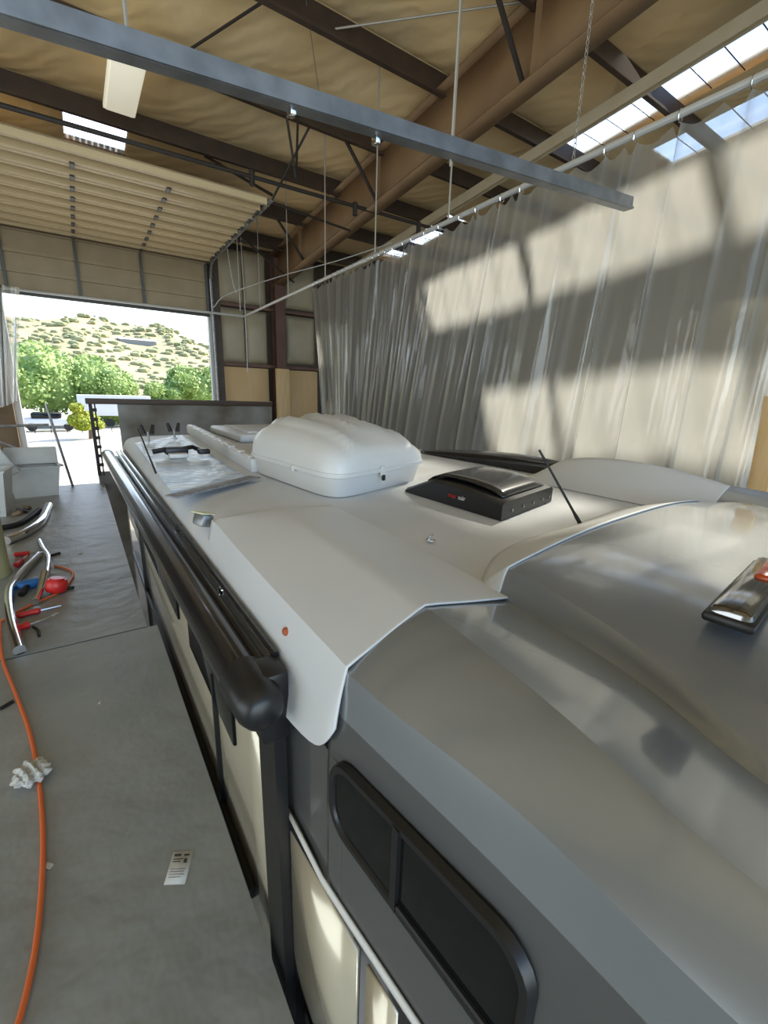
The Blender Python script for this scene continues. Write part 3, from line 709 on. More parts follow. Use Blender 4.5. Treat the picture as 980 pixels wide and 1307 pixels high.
# stripe and lower panel below the window
bm = B(); grid(bm, [[side_pt(y, -1.04, 0.004), side_pt(y, -1.052, 0.008), side_pt(y, -1.068, 0.004)] for y in np.linspace(0.86, -0.4, 14)])
obj('stripe', bm, M['stripe'], rv, solid=0.004)
def lower_panel(y0, y1, z0, z1, r, m_, nm):
    bm = B(); P = [(y0, z1), (y1, z1)]
    for a in np.linspace(0, math.pi / 2, 6): P.append((y1 - r + r * math.cos(a), z0 + r - r * math.sin(a)))
    for a in np.linspace(0, math.pi / 2, 6): P.append((y0 + r - r * math.sin(a), z0 + r - r * math.cos(a)))
    bm.faces.new([bm.verts.new(side_pt(y, z, 0.006)) for y, z in P]); obj(nm, bm, M[m_], rv, solid=0.008)
lower_panel(0.30, 0.86, -3.4, -1.07, 0.05, 'blackgloss', 'lower_door')
lower_panel(0.41, 0.50, -1.9, -1.09, 0.04, 'champagne', 'door_panel')
lower_panel(0.53, 0.84, -1.62, -1.09, 0.12, 'champagne', 'door_panel')

# -- awning along the left side
aw = obj('awning_tube', (lambda b: (tube(b, [(0.248, 0.87, -0.660), (0.185, 5.0, -0.655)], 0.05, 24), b)[1])(B()), M['blackgloss'], rv)
bm = B(); lathe(bm, [(0.0, -0.105), (0.030, -0.102), (0.045, -0.09), (0.053, -0.066), (0.055, 0.0), (0.055, 0.05), (0.048, 0.055)], (0.248, 0.875, -0.660), Vector((-0.015, 1, 0)), 28, False)
obj('end_cap', bm, M['black'], aw)
bm = B(); lathe(bm, [(0.0, 0.05), (0.04, 0.045), (0.052, 0.03), (0.052, -0.05)], (0.185, 5.0, -0.655), Vector((0, 1, 0)), 24, False); obj('end_cap', bm, M['steel'], aw)
for dz, dx, r in ((0.028, 0.055, 0.012), (0.045, 0.085, 0.009)):
    stube('awning_rail', [(0.235 + dx, 0.9, -0.655 + dz), (0.19 + dx + 0.02, 5.0, -0.655 + dz)], r, M['blackgloss'], aw, 10)
bm = B(); box(bm, (0.275, 2.95, -0.675), (0.07, 4.1, 0.02)); obj('awning_housing', bm, M['black'], aw)
bm = B(); L = [[(0.32, 0.85, -0.72), (0.32, 0.97, -0.72), (0.29, 0.97, -0.72), (0.29, 0.85, -0.72)], [(0.325, 0.83, -2.6), (0.325, 0.95, -2.6), (0.297, 0.95, -2.6), (0.297, 0.83, -2.6)]]
vs = grid(bm, L, True); bm.faces.new(vs[0]); bm.faces.new(vs[1]); obj('awning_arm', bm, M['black'], aw)
sbox('awning_bracket', (0.29, 0.87, -0.70), (0.07, 0.09, 0.18), M['black'], aw, 0.012)
for y in (1.35, 2.1): sbox('awning_clip', (0.315, y, -0.625), (0.02, 0.03, 0.02), M['chrome'], aw, 0.003)
stube('trim_bead', [(0.318, 0.9, -0.80), (0.322, 1.8, -0.80)], 0.006, M['rubber'], rv, 8)

# -- antenna, hood light, small fittings
ab = Vector((1.63, 0.95, -0.492)); at_ = Vector((1.50, 1.10, -0.195))
an = stube('antenna', [ab, ab.lerp(at_, 0.12), ab.lerp(at_, 0.2), at_], [0.0085, 0.008, 0.0055, 0.0045], M['rubber'], rv, 10)
bm = B(); lathe(bm, [(0, -.004), (0.016, -.003), (0.014, 0.004), (0.0, 0.006)], ab, Vector((0, 0, 1)), 16, False); obj('antenna_base', bm, M['black'], rv)
cl0 = atz(940, 800, -0.392); 
lt = sbox('clearance_light', (cl0.x + 0.24, cl0.y + 0.045, -0.388), (0.45, 0.07, 0.035), M['darkchrome'], rv, 0.014, Matrix.Rotation(0.12, 3, 'Z'))
sbox('lens', (cl0.x + 0.36, cl0.y + 0.045, -0.376), (0.2, 0.05, 0.03), M['amber'], lt, 0.01, Matrix.Rotation(0.12, 3, 'Z'))
sbox('gasket', (cl0.x + 0.24, cl0.y + 0.045, -0.396), (0.47, 0.085, 0.02), M['black'], lt, 0.008, Matrix.Rotation(0.12, 3, 'Z'))
hp = atx(365, 806, 0.345)
bm = B(); lathe(bm, [(0, 0.004), (0.006, 0.004), (0.010, 0.0), (0.010, -0.006)], hp + Vector((-0.004, 0, 0)), Vector((-1, 0, 0)), 14, False); obj('rusty_bolt', bm, M['rust'], rv)
bp_ = atz(550, 690, -0.49)
tb = sbox('roof_bracket', bp_, (0.02, 0.035, 0.008), M['chrome'], rv, 0.003, Matrix.Rotation(0.5, 3, 'Z'))
stube('bracket_hook', [bp_ + Vector((-0.012, 0, 0.003)), bp_ + Vector((-0.006, 0.0, 0.02)), bp_ + Vector((0.012, 0.005, 0.017))], 0.0035, M['steel'], tb, 6)
# seam bead along the joint
# taped marker at the fairing rear
mk_ = Vector((0.355, 1.765, -0.50))
bm = B(); box(bm, mk_, (0.05, 0.075, 0.05), Matrix.Rotation(0.3, 3, 'Z') @ Matrix.Rotation(0.3, 3, 'Y'), 0.01)
tp = obj('taped_light', bm, M['steel'], rv)
bm = B(); box(bm, mk_ + Vector((0.0, -0.01, 0.03)), (0.06, 0.07, 0.006), Matrix.Rotation(0.5, 3, 'Z') @ Matrix.Rotation(0.25, 3, 'Y'), 0.002); obj('tape_flap', bm, mat('tape_pale', (0.62, 0.62, 0.42), 0.5), tp)

# black curved deflector on the far roof edge
bm = B(); rows = []
for i in range(25):
    t = i / 24; y = 3.1 - t * 1.45; x = 2.55 + 0.12 * math.sin(math.pi * t) + 0.1 * t
    h = 0.012 + 0.085 * math.sin(math.pi * min(1, t * 0.62 + 0.02)) ; wd = 0.03 + 0.14 * math.sin(math.pi * t) ** 0.7
    rows.append([(x - wd, y, -0.497), (x - wd * 0.8, y, -0.497 + h * 0.75), (x - wd * 0.2, y, -0.497 + h), (x + wd * 0.5, y, -0.497 + h * 0.8), (x + wd, y, -0.5)])
grid(bm, rows); obj('air_deflector', bm, M['blackgloss'], rv, solid=0.004)

# -- roof cargo box
bxo = Vector((0.935, 1.76, -0.50)); U = Vector((0.80, 0.28, 0)); V = Vector((-0.10, 1.02, 0))
cbx = thing('roof_cargo_box', 'large white ribbed plastic cargo box on the roof', 'cargo box', bxo + U / 2 + V / 2)
def P2(u, v, z): return bxo + U * u + V * v + Vector((0, 0, z))
def rr(n=64, ins=0.0, e=7.0):
    o = []
    for k in range(n):
        a = 2 * math.pi * k / n; c_, s_ = math.cos(a), math.sin(a)
        o.append((0.5 + (0.5 - ins) * math.copysign(abs(c_) ** (2 / e), c_), 0.5 + (0.5 - ins) * math.copysign(abs(s_) ** (2 / e), s_)))
    return o
bm = B()
rings = [[P2(u, v, z) for u, v in rr(ins=i)] for i, z in ((0.05, 0.0), (0.035, 0.004), (0.02, 0.06), (0.012, 0.10), (0.004, 0.104), (0.004, 0.122))]
vs = grid(bm, rings, True); bm.faces.new(vs[0]); obj('tray', bm, M['plastic_white'], cbx)
bm = B(); rings = []
for k in range(15):
    t = k / 14; z = 0.128 + 0.225 * math.sin(t * math.pi / 2) ** 0.75
    ins = 0.5 * (1 - math.cos(t * math.pi / 2)) ** 1.15
    row = []
    for u, v in rr(ins=0.0, e=7 - 3 * t):
        uu, vv = 0.5 + (u - 0.5) * (1 - 2 * ins), 0.5 + (v - 0.5) * (1 - 2 * ins)
        # near end and right side slope more gently
        tilt = 1.0 - 0.42 * max(0, 0.55 - vv) - 0.5 * max(0, uu - 0.5) ** 1.3 * 1.2
        rib = 0
        for c_ in (0.22, 0.42, 0.62, 0.8): rib += math.exp(-((uu - c_) / 0.035) ** 2)
        rib *= 0.03 * min(1, t * 2) * (1 if vv < 0.93 else 0.3)
        row.append(P2(uu, vv, 0.128 + (z - 0.128) * tilt + rib))
    rings.append(row)
rings.insert(0, [P2(u, v, 0.108) for u, v in rr(ins=-0.008)]); rings.insert(1, [P2(u, v, 0.128) for u, v in rr(ins=-0.008)])
vs = grid(bm, rings, True); bm.faces.new(vs[-1])
obj('lid', bm, M['plastic_white'], cbx, ang=60)
for u_ in (0.35,):
    p = P2(0.42, -0.012, 0.115)
    lk = sbox('latch', p, (0.035, 0.012, 0.05), M['plastic_white'], cbx, 0.004, Matrix.Rotation(0.31, 3, 'Z'))
    sbox('keyhole', p + Vector((0.0, -0.008, -0.035)), (0.022, 0.012, 0.03), M['black'], lk, 0.004, Matrix.Rotation(0.31, 3, 'Z'))
sbox('hinge_rib', P2(-0.012, 0.38, 0.112), (0.012, 0.04, 0.03), M['plastic_white'], cbx, 0.003)

# -- vent cover
vo = Vector((1.40, 1.17, -0.495)); U2 = Vector((0.52, 0.13, 0)); V2 = Vector((-0.02, 0.64, 0))
vc = thing('roof_vent_cover', 'black domed roof vent cover with small lettering', 'vent cover', vo + U2 / 2 + V2 / 2)
def P3(u, v, z): return vo + U2 * u + V2 * v + Vector((0, 0, z))
bm = B()
def vtop(v): return 0.075 + 0.028 * math.sin(math.pi * max(0, min(1, (v + 0.02)))) - 0.055 * max(0, v - 0.7) / 0.3
rows = []
for u, edge in ((0.0, 0), (0.0, 1), (0.04, 2), (0.3, 2), (0.7, 2), (0.96, 2), (1.0, 1), (1.0, 0)):
    rows.append([P3(u, v, 0.0 if edge == 0 else vtop(v) - (0.012 if edge == 1 else 0)) for v in np.linspace(0, 1, 17)])
vs = grid(bm, rows)
bm.faces.new([r[0] for r in vs]); bm.faces.new([r[-1] for r in vs])
body = obj('housing', bm, M['black'], vc, ang=40)
bm = B(); rows = []
for u in np.linspace(0.1, 0.9, 9):
    rows.append([P3(u, v, vtop(v) + 0.004 + 0.02 * (1 - (2 * u - 1) ** 6) * (1 - (2 * (v - 0.05) / 0.75 - 1) ** 6)) for v in np.linspace(0.05, 0.8, 13)])
grid(bm, rows); obj('lid', bm, M['blackgloss'], vc, ang=60, solid=0.006)
for u in (0.18, 0.38, 0.58, 0.78, 0.93):
    bm = B(); lathe(bm, [(0, -.005), (0.007, -.004), (0.007, 0.002), (0, 0.003)], P3(u, -0.003, 0.03), Vector((0.24, -1, 0)), 10, False); obj('screw', bm, M['steel'], vc)
# lettering on the long left face
def text_on(s, loc, size, xdir, ndir, m, parent, name):
    cu = bpy.data.curves.new(name, 'FONT'); cu.body = s; cu.size = size; cu.extrude = 0.0006; cu.align_x = 'CENTER'; cu.align_y = 'CENTER'
    tmp = bpy.data.objects.new('tmp', cu); C.objects.link(tmp); bpy.context.view_layer.update()
    me = bpy.data.meshes.new_from_object(tmp.evaluated_get(bpy.context.evaluated_depsgraph_get())); bpy.data.objects.remove(tmp)
    xd = Vector(xdir).normalized(); nd = Vector(ndir).normalized(); yd = nd.cross(xd)
    R = Matrix((xd, yd, nd)).transposed().to_4x4(); R.translation = Vector(loc)
    pp = parent; org = Vector((0, 0, 0))
    while pp is not None: org += pp.location; pp = pp.parent
    me.transform(Matrix.Translation(-org) @ R); me.materials.append(m)
    o = bpy.data.objects.new(name, me); C.objects.link(o); o.parent = parent; return o
text_on('max', P3(-0.004, 0.455, 0.05), 0.030, (0.03, -1, 0), (-1, -0.03, 0), M['red'], vc, 'lettering')
text_on('xair', P3(-0.004, 0.36, 0.05), 0.030, (0.03, -1, 0), (-1, -0.03, 0), M['stripe'], vc, 'lettering')

# -- reflective sheet and things on the rear roof
SH = [atz(222, 634, -0.49), atz(313, 610, -0.49), atz(232, 556, -0.49), atz(172, 566, -0.49)]
bm = B(); n = 22; rows = []
for j in range(n + 1):
    t = j / n; a = SH[0].lerp(SH[3], t); b = SH[1].lerp(SH[2], t)
    rows.append([a.lerp(b, i / 12) + Vector((0, 0, 0.006 + 0.005 * math.sin(j * 2.3 + i * 0.8) * (0 if i in (0, 12) or j in (0, n) else 1))) for i in range(13)])
grid(bm, rows); fs = obj('reflective_sheet', bm, M['foil'], solid=0.003); tag(fs, 'wrinkled blue-silver reflective sheet lying on the rear roof', 'sheet')
bm = B(); a, b = SH[0] + Vector((-0.02, -0.05, 0.012)), SH[1] + Vector((0.04, -0.05, 0.012)); d = b - a
box(bm, (a + b) / 2, (d.length, 0.08, 0.008), Matrix.Rotation(math.atan2(d.y, d.x), 3, 'Z'), 0.002)
tag(obj('grey_strip', bm, mat('grey_mesh_strip', (0.17, 0.18, 0.2), 0.5, noise=(0.3, 0.31, 0.33), nscale=40)), 'grey mesh strip across the near edge of the reflective sheet', 'strip')
# antenna-like bracket with black motor
tc_ = atz(225, 581, -0.47)
sat = thing('folded_tv_antenna', 'folded roof antenna with black body and outstretched arms', 'antenna', tc_ + Vector((0, 0, -0.02)))
sbox('body', tc_ + Vector((0, 0, 0.035)), (0.15, 0.11, 0.05), M['black'], sat, 0.012)
sbox('foot', tc_ + Vector((0.0, -0.08, 0.01)), (0.12, 0.09, 0.03), M['plastic_white'], sat, 0.008)
stube('arm', [tc_ + Vector((-0.15, 0.0, 0.03)), tc_ + Vector((-0.06, 0, 0.045))], 0.017, M['black'], sat, 8)
stube('arm', [tc_ + Vector((0.05, 0, 0.045)), tc_ + Vector((0.12, 0.04, 0.05)), tc_ + Vector((0.16, -0.04, 0.03))], 0.016, M['black'], sat, 8)
sbox('tip', tc_ + Vector((0.17, -0.08, 0.03)), (0.08, 0.07, 0.035), M['black'], sat, 0.01)
for p0, p1, lab in ((atz(199, 604, -0.49), None, ''),):
    top = aty(176, 547, p0.y + 0.35)
    tag(stube('thin_whip', [p0, top], [0.006, 0.004], M['darkrod'], seg=6), 'thin dark whip leaning over the reflective sheet', 'rod')
for (px_, py_, lab) in ((190, 560, 'left small upright clamp with black knobs on the rear roof'), (223, 556, 'right small upright clamp with black knobs on the rear roof')):
    b0 = atz(px_, py_ + 4, -0.49); cpx = thing('roof_clamp', lab, 'clamp', b0)
    stube('stem', [b0, b0 + Vector((0, 0, 0.09))], 0.008, M['steel'], cpx, 8)
    sbox('foot', b0 + Vector((0, 0, 0.006)), (0.05, 0.05, 0.012), M['steel'], cpx, 0.002)
    for s_ in (-1, 1):
        stube('knob', [b0 + Vector((s_ * 0.03, 0, 0.07)), b0 + Vector((s_ * 0.05, 0.02, 0.15))], [0.02, 0.014], M['black'], cpx, 8)
# raised rail beside the box, with ribs; flat white pod behind
r0, r1 = Vector((0.90, 2.72, -0.46)), Vector((1.05, 5.5, -0.46)); d = r1 - r0
rl = thing('raised_roof_rail', 'long white ribbed rail running back along the rear roof', 'rail', (r0 + r1) / 2 - Vector((0, 0, 0.04)))
R_ = Matrix.Rotation(math.atan2(d.y, d.x), 3, 'Z')
sbox('beam', (r0 + r1) / 2, (d.length, 0.09, 0.09), M['white'], rl, 0.012, R_)
for k in range(10): sbox('cleat', r0.lerp(r1, (k + .5) / 10) + Vector((-0.02, 0, 0.045)), (0.16, 0.05, 0.02), M['plastic_white'], rl, 0.005, R_)
sbox('side_strip', (r0 + r1) / 2 + Vector((0.09, 0, -0.01)), (d.length, 0.03, 0.05), M['roofwhite'], rl, 0.006, R_)
pod = thing('air_conditioner', 'low flat white rooftop air conditioner behind the cargo box', 'air conditioner', (1.75, 4.9, -0.5))
bm = B(); box(bm, (1.72, 4.85, -0.455), (0.95, 1.2, 0.08), None, 0.03, 3); obj('shroud', bm, M['white'], pod)
bm = B(); box(bm, (1.72, 4.85, -0.41), (0.7, 0.9, 0.02), None, 0.008); obj('top_cover', bm, M['roofwhite'], pod)

# ------------------------------------------------------------ things on the platform
Z = PZ
# orange hose
hp_ = [atz(x, y, Z + 0.010) for x, y in ((8, 1340), (28, 1290), (48, 1190), (55, 1080), (50, 1000), (38, 935), (18, 880), (3, 840), (0, 800), (6, 790), (40, 772), (75, 756), (92, 738), (90, 728), (70, 722))]
tag(stube('orange_hose', curve(hp_, 8), 0.0085, M['orange'], seg=10), 'orange air hose snaking along the platform floor', 'hose')
# crumpled paper / towel
bm = B(); bmesh.ops.create_icosphere(bm, subdivisions=4, radius=1); rn = random.Random(2); pc = atz(40, 988, Z + 0.032)
for v in bm.verts:
    n_ = v.co.copy(); f = 1 + 0.12 * math.sin(9 * n_.x + 5 * n_.y) + 0.1 * math.sin(14 * n_.y - 7 * n_.x) + rn.uniform(-.04, .04)
    v.co = Vector((n_.x * 0.062 * f, n_.y * 0.07 * f, n_.z * 0.022 * (f + 0.5 * math.sin(12 * n_.x + 6 * n_.y)) + 0.006)) + pc
tag(obj('crumpled_towel', bm, M['paper'], ang=25), 'crumpled white paper towel lying on the orange hose', 'towel')
# label
q = [atz(x, y, Z) for x, y in ((221, 1088), (247, 1086), (236, 1129), (209, 1130))]
cq = sum(q, Vector()) / 4
lb = thing('printed_label', 'small white printed label stuck on the platform floor', 'label', cq)
bm = B(); bm.faces.new([bm.verts.new(p + Vector((0, 0, 0.002))) for p in q]); obj('paper', bm, M['paper'], lb, solid=0.001)
def qp(u, v): return q[3].lerp(q[2], u).lerp(q[0].lerp(q[1], u), v) + Vector((0, 0, 0.0032))
bm = B()
for (u0, u1, v0, v1) in ((0.12, 0.45, 0.84, 0.92), (0.6, 0.85, 0.84, 0.9), (0.12, 0.6, 0.74, 0.77), (0.12, 0.5, 0.66, 0.69), (0.65, 0.82, 0.62, 0.76), (0.12, 0.85, 0.44, 0.455), (0.12, 0.8, 0.36, 0.375), (0.12, 0.84, 0.28, 0.295), (0.12, 0.7, 0.2, 0.215)):
    bm.faces.new([bm.verts.new(qp(*a)) for a in ((u0, v0), (u1, v0), (u1, v1), (u0, v1))])
obj('print', bm, M['ink'], lb)
# chrome tubes
def tb_(pxs, r, name, lab, m_='chrome', cat='tube', z=None):
    pts = [atz(x, y, Z + (z[i] if z else r)) for i, (x, y) in enumerate(pxs)]
    return tag(stube(name, curve(pts, 7), r, M[m_], seg=16), lab, cat)
tb_([(25, 830), (14, 790), (12, 757), (22, 738), (50, 708)], 0.032, 'chrome_tube', 'long bent chrome exhaust tube nearest on the platform')
tb_([(50, 690), (55, 700), (62, 712), (60, 735)], 0.022, 'chrome_tube', 'short bent chrome tube behind the red tool case')
tb_([(62, 645), (52, 665), (32, 680), (8, 690)], 0.045, 'chrome_tube', 'thick chrome tube farthest along the platform')
tb_([(50, 651), (34, 663), (20, 670), (0, 674)], 0.03, 'black_hose', 'black ribbed hose next to the farthest chrome tube', 'rubber', 'hose')
tb_([(45, 768), (52, 750), (57, 730)], 0.026, 'chrome_tube', 'small chrome tube upright beside the red tool case', z=[0.03, 0.05, 0.1])
# red tool case
p = atz(72, 747, Z + 0.062); rc = thing('red_tool_case', 'red rounded plastic case beside the chrome tubes', 'case', p - Vector((0, 0, 0.05)))
bm = B(); lathe(bm, [(0, -.05), (0.06, -.05), (0.072, -.03), (0.072, .03), (0.06, .05), (0.0, .05)], p, Vector((0.2, 0.1, 1)), 20, False); obj('case', bm, M['red'], rc)
bm = B(); lathe(bm, [(0, .05), (0.05, .05), (0.05, .062), (0, .062)], p, Vector((0.2, 0.1, 1)), 20, False); obj('lid', bm, M['red'], rc)
def tool(pxs, r, m_, name, lab, cat='tool'):
    a, b = [atz(x, y, Z + r) for x, y in pxs]; d = b - a; root = thing(name, lab, cat, (a + b) / 2 - Vector((0, 0, r)))
    bm = B(); tube(bm, [a, a.lerp(b, .1), a.lerp(b, .5), a.lerp(b, .9), b], [r * .6, r, r * .8, r, r * .6], 12); obj('handle', bm, M[m_], root)
    bm = B(); tube(bm, [b, b + d.normalized() * 0.12], [r * .4, r * .3], 8); obj('shaft', bm, M['chrome'], root)
    return root
tool(((22, 786), (52, 779)), 0.022, 'red', 'red_screwdriver', 'red handled tool lying just below the tool heap')
tool(((20, 803), (38, 797)), 0.026, 'red', 'red_screwdriver', 'short red handled tool nearest the platform seam')
tool(((18, 708), (38, 706)), 0.024, 'red', 'red_snips', 'red handled snips behind the chrome tube')
tool(((20, 722), (28, 715)), 0.024, 'red', 'red_snips', 'small red grip between the snips and the blue tool')
bm = B(); pb = atz(37, 745, Z + 0.04)
box(bm, pb, (0.16, 0.09, 0.07), Matrix.Rotation(0.4, 3, 'Z'), 0.025, 3); bt = thing('blue_tool', 'blue power tool in the heap of chrome tubes', 'tool', pb - Vector((0, 0, 0.04)))
obj('body', bm, M['blue'], bt)
stube('handle', [pb, pb + Vector((-0.04, -0.16, -0.02))], 0.022, M['black'], bt, 10)
for (x0, y0, x1, y1, lab) in ((66, 709, 77, 706, 'small black bit lying behind the red case'), (81, 753, 94, 750, 'small black bit lying right of the orange hose loop'), (42, 800, 50, 812, 'thin dark scrap near the platform seam'), (0, 905, 17, 895, 'black cord scrap at the left edge of the platform')):
    a, b = atz(x0, y0, Z + 0.008), atz(x1, y1, Z + 0.008); tag(stube('black_scrap', curve([a, (a + b) / 2 + Vector((0.01, 0.01, 0)), b], 4), 0.009 if y0 > 790 else 0.014, M['rubber'], seg=8), lab, 'scrap')
for (x, y, s, lab) in ((127, 897, 0.012, 'tiny white paper chip on the near platform plate'), (102, 706, 0.03, 'white scrap of paper on the far platform plate'), (70, 784, 0.03, 'white plastic scrap beside the red handled tool'), (62, 1105, 0.018, 'small clear plastic sliver beside the orange hose')):
    p = atz(x, y, Z + 0.004); bm = B(); box(bm, p, (s * 1.6, s, 0.004), Matrix.Rotation(x, 3, 'Z'), 0.001); tag(obj('paper_scrap', bm, M['paper']), lab, 'scrap')

# white bins and foam blocks at the left
def tray(c, sx, sy, h, rotz, name, lab, tilt=0.0):
    R_ = Matrix.Rotation(rotz, 3, 'Z') @ Matrix.Rotation(tilt, 3, 'X'); c = Vector(c); root = thing(name, lab, 'bin', c)
    bm = B(); ro = []
    for ins, z in ((0.06, 0.0), (0.0, h), (0.015 - 0.03, h), (-0.015, h + 0.02), (0.02, h + 0.02), (0.08, 0.02)):
        ro.append([c + R_ @ Vector((a * (sx / 2 - ins), b * (sy / 2 - ins), z)) for a, b in ((-1, -1), (1, -1), (1, 1), (-1, 1))])
    vs = grid(bm, ro, True); bm.faces.new(vs[0]); bm.faces.new(vs[-1]); obj('tub', bm, M['bin'], root); return root
t1 = tray((-0.66, 8.15, PZ), 0.62, 0.55, 0.42, 0.1, 'white_tote', 'white plastic tote nearest the door opening on the platform')
bm = B(); box(bm, (-0.66, 8.3, PZ + 0.55), (0.62, 0.06, 0.26), Matrix.Rotation(-0.35, 3, 'X'), 0.02); obj('open_lid', bm, M['bin'], t1)
tray((-1.02, 7.05, PZ), 0.42, 0.45, 0.55, -0.1, 'white_bucket', 'white square bucket at the left edge of the platform')
bm = B(); box(bm, (-1.05, 7.65, PZ + 0.75), (0.22, 0.08, 0.85), Matrix.Rotation(-0.5, 3, 'Y'), 0.02); tag(obj('foam_slab', bm, M['bin']), 'white foam slab leaning against the totes', 'slab')
bm = B(); box(bm, (-1.12, 8.2, PZ + 0.75), (0.28, 0.3, 0.5), Matrix.Rotation(0.1, 3, 'Z'), 0.03); tag(obj('white_carton', bm, M['bin']), 'upright white carton behind the tote by the door', 'carton')
sbx = sbox('carton_stand', (-1.12, 8.2, PZ + 0.25), (0.28, 0.28, 0.5), M['bin'], None, 0.01); tag(sbx, 'lower white block under the upright carton', 'block')
# olive drum at the left edge
bm = B(); pd = atz(-22, 760, PZ); lathe(bm, [(0, 0), (0.19, 0), (0.19, 0.02), (0.18, 0.04), (0.18, 0.52), (0.19, 0.54), (0.175, 0.57), (0, 0.57)], pd + Vector((-0.05, 0.45, 0)), Vector((0, 0, 1)), 28, False)
tag(obj('olive_drum', bm, M['olive']), 'olive drum cut by the left picture edge', 'drum')
# brown scrap by bucket
for k, (x, y) in enumerate(((28, 652), (35, 648), (22, 655))):
    p = atz(x, y, Z + 0.03); bm = B(); box(bm, p, (0.12, 0.06, 0.05), Matrix.Rotation(k * 1.3, 3, 'Z') @ Matrix.Rotation(0.4, 3, 'Y'), 0.015)
    tag(obj('brown_fitting', bm, M['wood_dark'] if k else M['black']), ['black fitting in front of the white bucket', 'brown fitting right of the white bucket foot', 'brown fitting leaning on the black fitting'][k], 'fitting')
# safety rail at the platform end
gr = thing('guard_rail', 'thin grey pipe guard rail with diagonal brace at the platform end', 'railing', (-0.8, 8.55, PZ))
stube('top_pipe', [(-2.6, 8.55, -0.66), (-0.4, 8.55, -0.62)], 0.02, M['steel'], gr, 8)
stube('post', [(-0.4, 8.55, -0.3), (-0.22, 8.55, PZ)], 0.018, M['steel'], gr, 8)
stube('brace', [(-1.25, 8.5, -0.72), (-0.3, 8.5, PZ + 0.35)], 0.016, M['steel'], gr, 8)

# ------------------------------------------------------------ outdoors
def hill():
    bm = B(); rn = random.Random(1); rows = []
    for j in range(41):
        y = 95 + j * 11; row = []
        for i in range(61):
            x = -160 + i * 8.5 * (1 + j / 40 * 0.6)
            t = max(0, min(1, (y - 150) / 260)); ridge = 47 - 0.10 * (x + 10) + 4 * math.sin(x * 0.035) + 2.5 * math.sin(x * 0.11 + 1)
            h = GZ - 0.6 + (ridge + 4.1) * (t ** 1.15) + 1.8 * math.sin(x * 0.05 + y * 0.03) * t + 1.2 * math.sin(x * 0.13 - y * 0.08) * t
            row.append((x, y, h))
        rows.append(row)
    grid(bm, rows); return struct(obj('ground_hill', bm, M['tan_green'], ang=180), 'dry tan hillside with scattered green scrub beyond the yard', 'hill')
hl = hill()
bm = B(); rn = random.Random(5)
def hz(x, y):
    t = max(0, min(1, (y - 150) / 260)); ridge = 47 - 0.10 * (x + 10) + 4 * math.sin(x * 0.035) + 2.5 * math.sin(x * 0.11 + 1)
    return GZ - 0.6 + (ridge + 4.1) * (t ** 1.15) + 1.8 * math.sin(x * 0.05 + y * 0.03) * t + 1.2 * math.sin(x * 0.13 - y * 0.08) * t
for k in range(760):
    y = rn.uniform(130, 420); x = rn.uniform(-0.12 * y, 0.3 * y)
    s = rn.uniform(0.4, 2.2) * (0.6 + y / 400)
    if 310 < y < 340 and 20 < x < 52: continue
    r = bmesh.ops.create_icosphere(bm, subdivisions=1, radius=1)
    for v in r['verts']: v.co = Vector((x + v.co.x * s * rn.uniform(.8, 1.3), y + v.co.y * s, hz(x, y) + v.co.z * s * 0.6 + s * 0.2))
tag(obj('hillside_scrub', bm, M['scrub']), 'countless green scrub bushes dotted over the dry hillside', 'scrub', kind='stuff')
def tree(x, y, h, w_, m_, name, lab, seed):
    rn = random.Random(seed); root = thing(name, lab, 'tree', (x, y, GZ - 0.1))
    stube('trunk', [(x, y, GZ - 0.1), (x + 0.1, y, GZ + h * 0.5)], [0.02 * h + 0.08, 0.1], M['bark'], root, 8)
    bm = B(); nb = 9
    blobs = [(rn.uniform(-.5, .5) * w_, rn.uniform(-.4, .4) * w_, rn.uniform(0.28, 0.8) * h, rn.uniform(.28, .42) * w_) for _ in range(nb)] + [(0, 0, h * .5, w_ * .5)]
    for bx, by, bz, br in blobs:
        for k in range(800):
            d = Vector((rn.gauss(0, 1), rn.gauss(0, 1), rn.gauss(0, 1))).normalized() * br * rn.uniform(.7, 1.05)
            c_ = Vector((x + bx, y + by, GZ + bz)) + Vector((d.x, d.y, d.z * .8))
            if c_.z < GZ: c_.z = GZ + 0.1
            s = 0.018 * h * rn.uniform(.6, 1.3) + 0.04
            a = Vector((rn.gauss(0, 1), rn.gauss(0, 1), rn.gauss(0, 1))).normalized(); b = a.orthogonal().normalized()
            bm.faces.new([bm.verts.new(c_ + a * s), bm.verts.new(c_ + b * s), bm.verts.new(c_ - a * s), bm.verts.new(c_ - b * s)])
        r = bmesh.ops.create_icosphere(bm, subdivisions=2, radius=br * .72)
        for v in r['verts']: v.co = v.co + Vector((x + bx, y + by, GZ + bz))
    obj('foliage', bm, M[m_], root, smooth=False)
tree(-6.5, 62, 9.5, 8, 'leaf', 'broad_tree', 'tall green tree at the left edge of the door view', 1)
tree(-2.0, 58, 7.6, 7, 'leaf', 'broad_tree', 'broad green tree in the middle of the left clump outside', 2)
tree(2.4, 60, 6.2, 6, 'leaf', 'broad_tree', 'lower green tree at the right end of the left clump outside', 3)
tree(-0.4, 66, 8.5, 7, 'leaf', 'broad_tree', 'green tree set back behind the left clump outside', 4)
tree(8.4, 58, 4.6, 3.0, 'leaf', 'small_tree', 'small green tree standing right of the white trailer', 5)
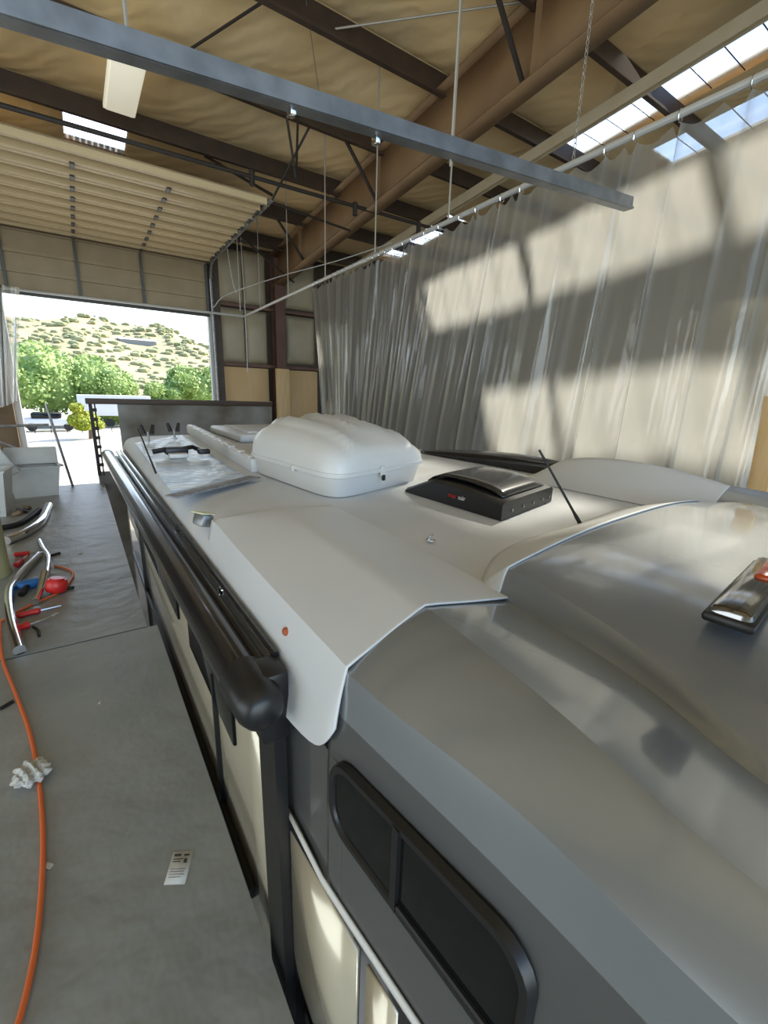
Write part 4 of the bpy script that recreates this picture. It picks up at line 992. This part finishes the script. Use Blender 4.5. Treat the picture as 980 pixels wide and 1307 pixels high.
tree(13.2, 60, 7.6, 5.0, 'leaf', 'broad_tree', 'bright green tree beside the right door jamb outside', 6)
tree(0.55, 42, 2.9, 1.5, 'leaf2', 'yellow_bush', 'yellow-green bush in front of the white trailer', 8)
tr_ = thing('white_trailer', 'long white trailer parked outside in front of the trees', 'trailer', (3.4, 54, GZ))
sbox('body', (3.2, 54, -2.0), (6.4, 2.4, 2.0), M['bwhite'], tr_, 0.08)
sbox('door_panel', (5.1, 52.75, -2.1), (1.5, 0.06, 1.5), M['bgrey'], tr_, 0.02)
for x in (1.6, 2.5, 4.6):
    bm = B(); lathe(bm, [(0, -.15), (0.42, -.15), (0.42, .15), (0, .15)], (x, 52.9, GZ + 0.42), Vector((0, 1, 0)), 18, False); obj('wheel', bm, M['rubber'], tr_)
ho = thing('far_building', 'long low grey roofed house on the far hillside', 'building', (38, 330, 28))
hb = hz(36, 330) - 2.2
sbox('walls', (36, 330, hb + 2), (20, 8, 4), M['bgrey'], ho); 
bm = B(); rows = [[(x, 325, hb + 4), (x, 330, hb + 5.5), (x, 335, hb + 4)] for x in (25, 47)]; grid(bm, rows); obj('roof', bm, M['bwhite'], ho)
cr_ = thing('parked_car', 'small grey parked car outside left of the yellow bush', 'car', (-2.2, 50, GZ))
sbox('body', (-2.2, 50, GZ + 0.75), (4.2, 1.8, 0.65), M['bwhite'], cr_, 0.15); sbox('cabin', (-2.4, 50, GZ + 1.3), (2.2, 1.6, 0.6), M['glass'], cr_, 0.2)
for x in (-3.5, -0.9):
    bm = B(); lathe(bm, [(0, -.1), (0.36, -.1), (0.36, .1), (0, .1)], (x, 49.2, GZ + 0.36), Vector((0, 1, 0)), 16, False); obj('wheel', bm, M['rubber'], cr_)
bm = B(); x = -14.0
for k in range(30): box(bm, (-12 + k * 1.1, 47, GZ + 0.3), (0.06, 0.06, 0.6))
box(bm, (4, 47, GZ + 0.5), (33, 0.04, 0.06)); tag(obj('low_fence', bm, M['darkrod']), 'low dark fence rail along the far edge of the yard', 'fence')
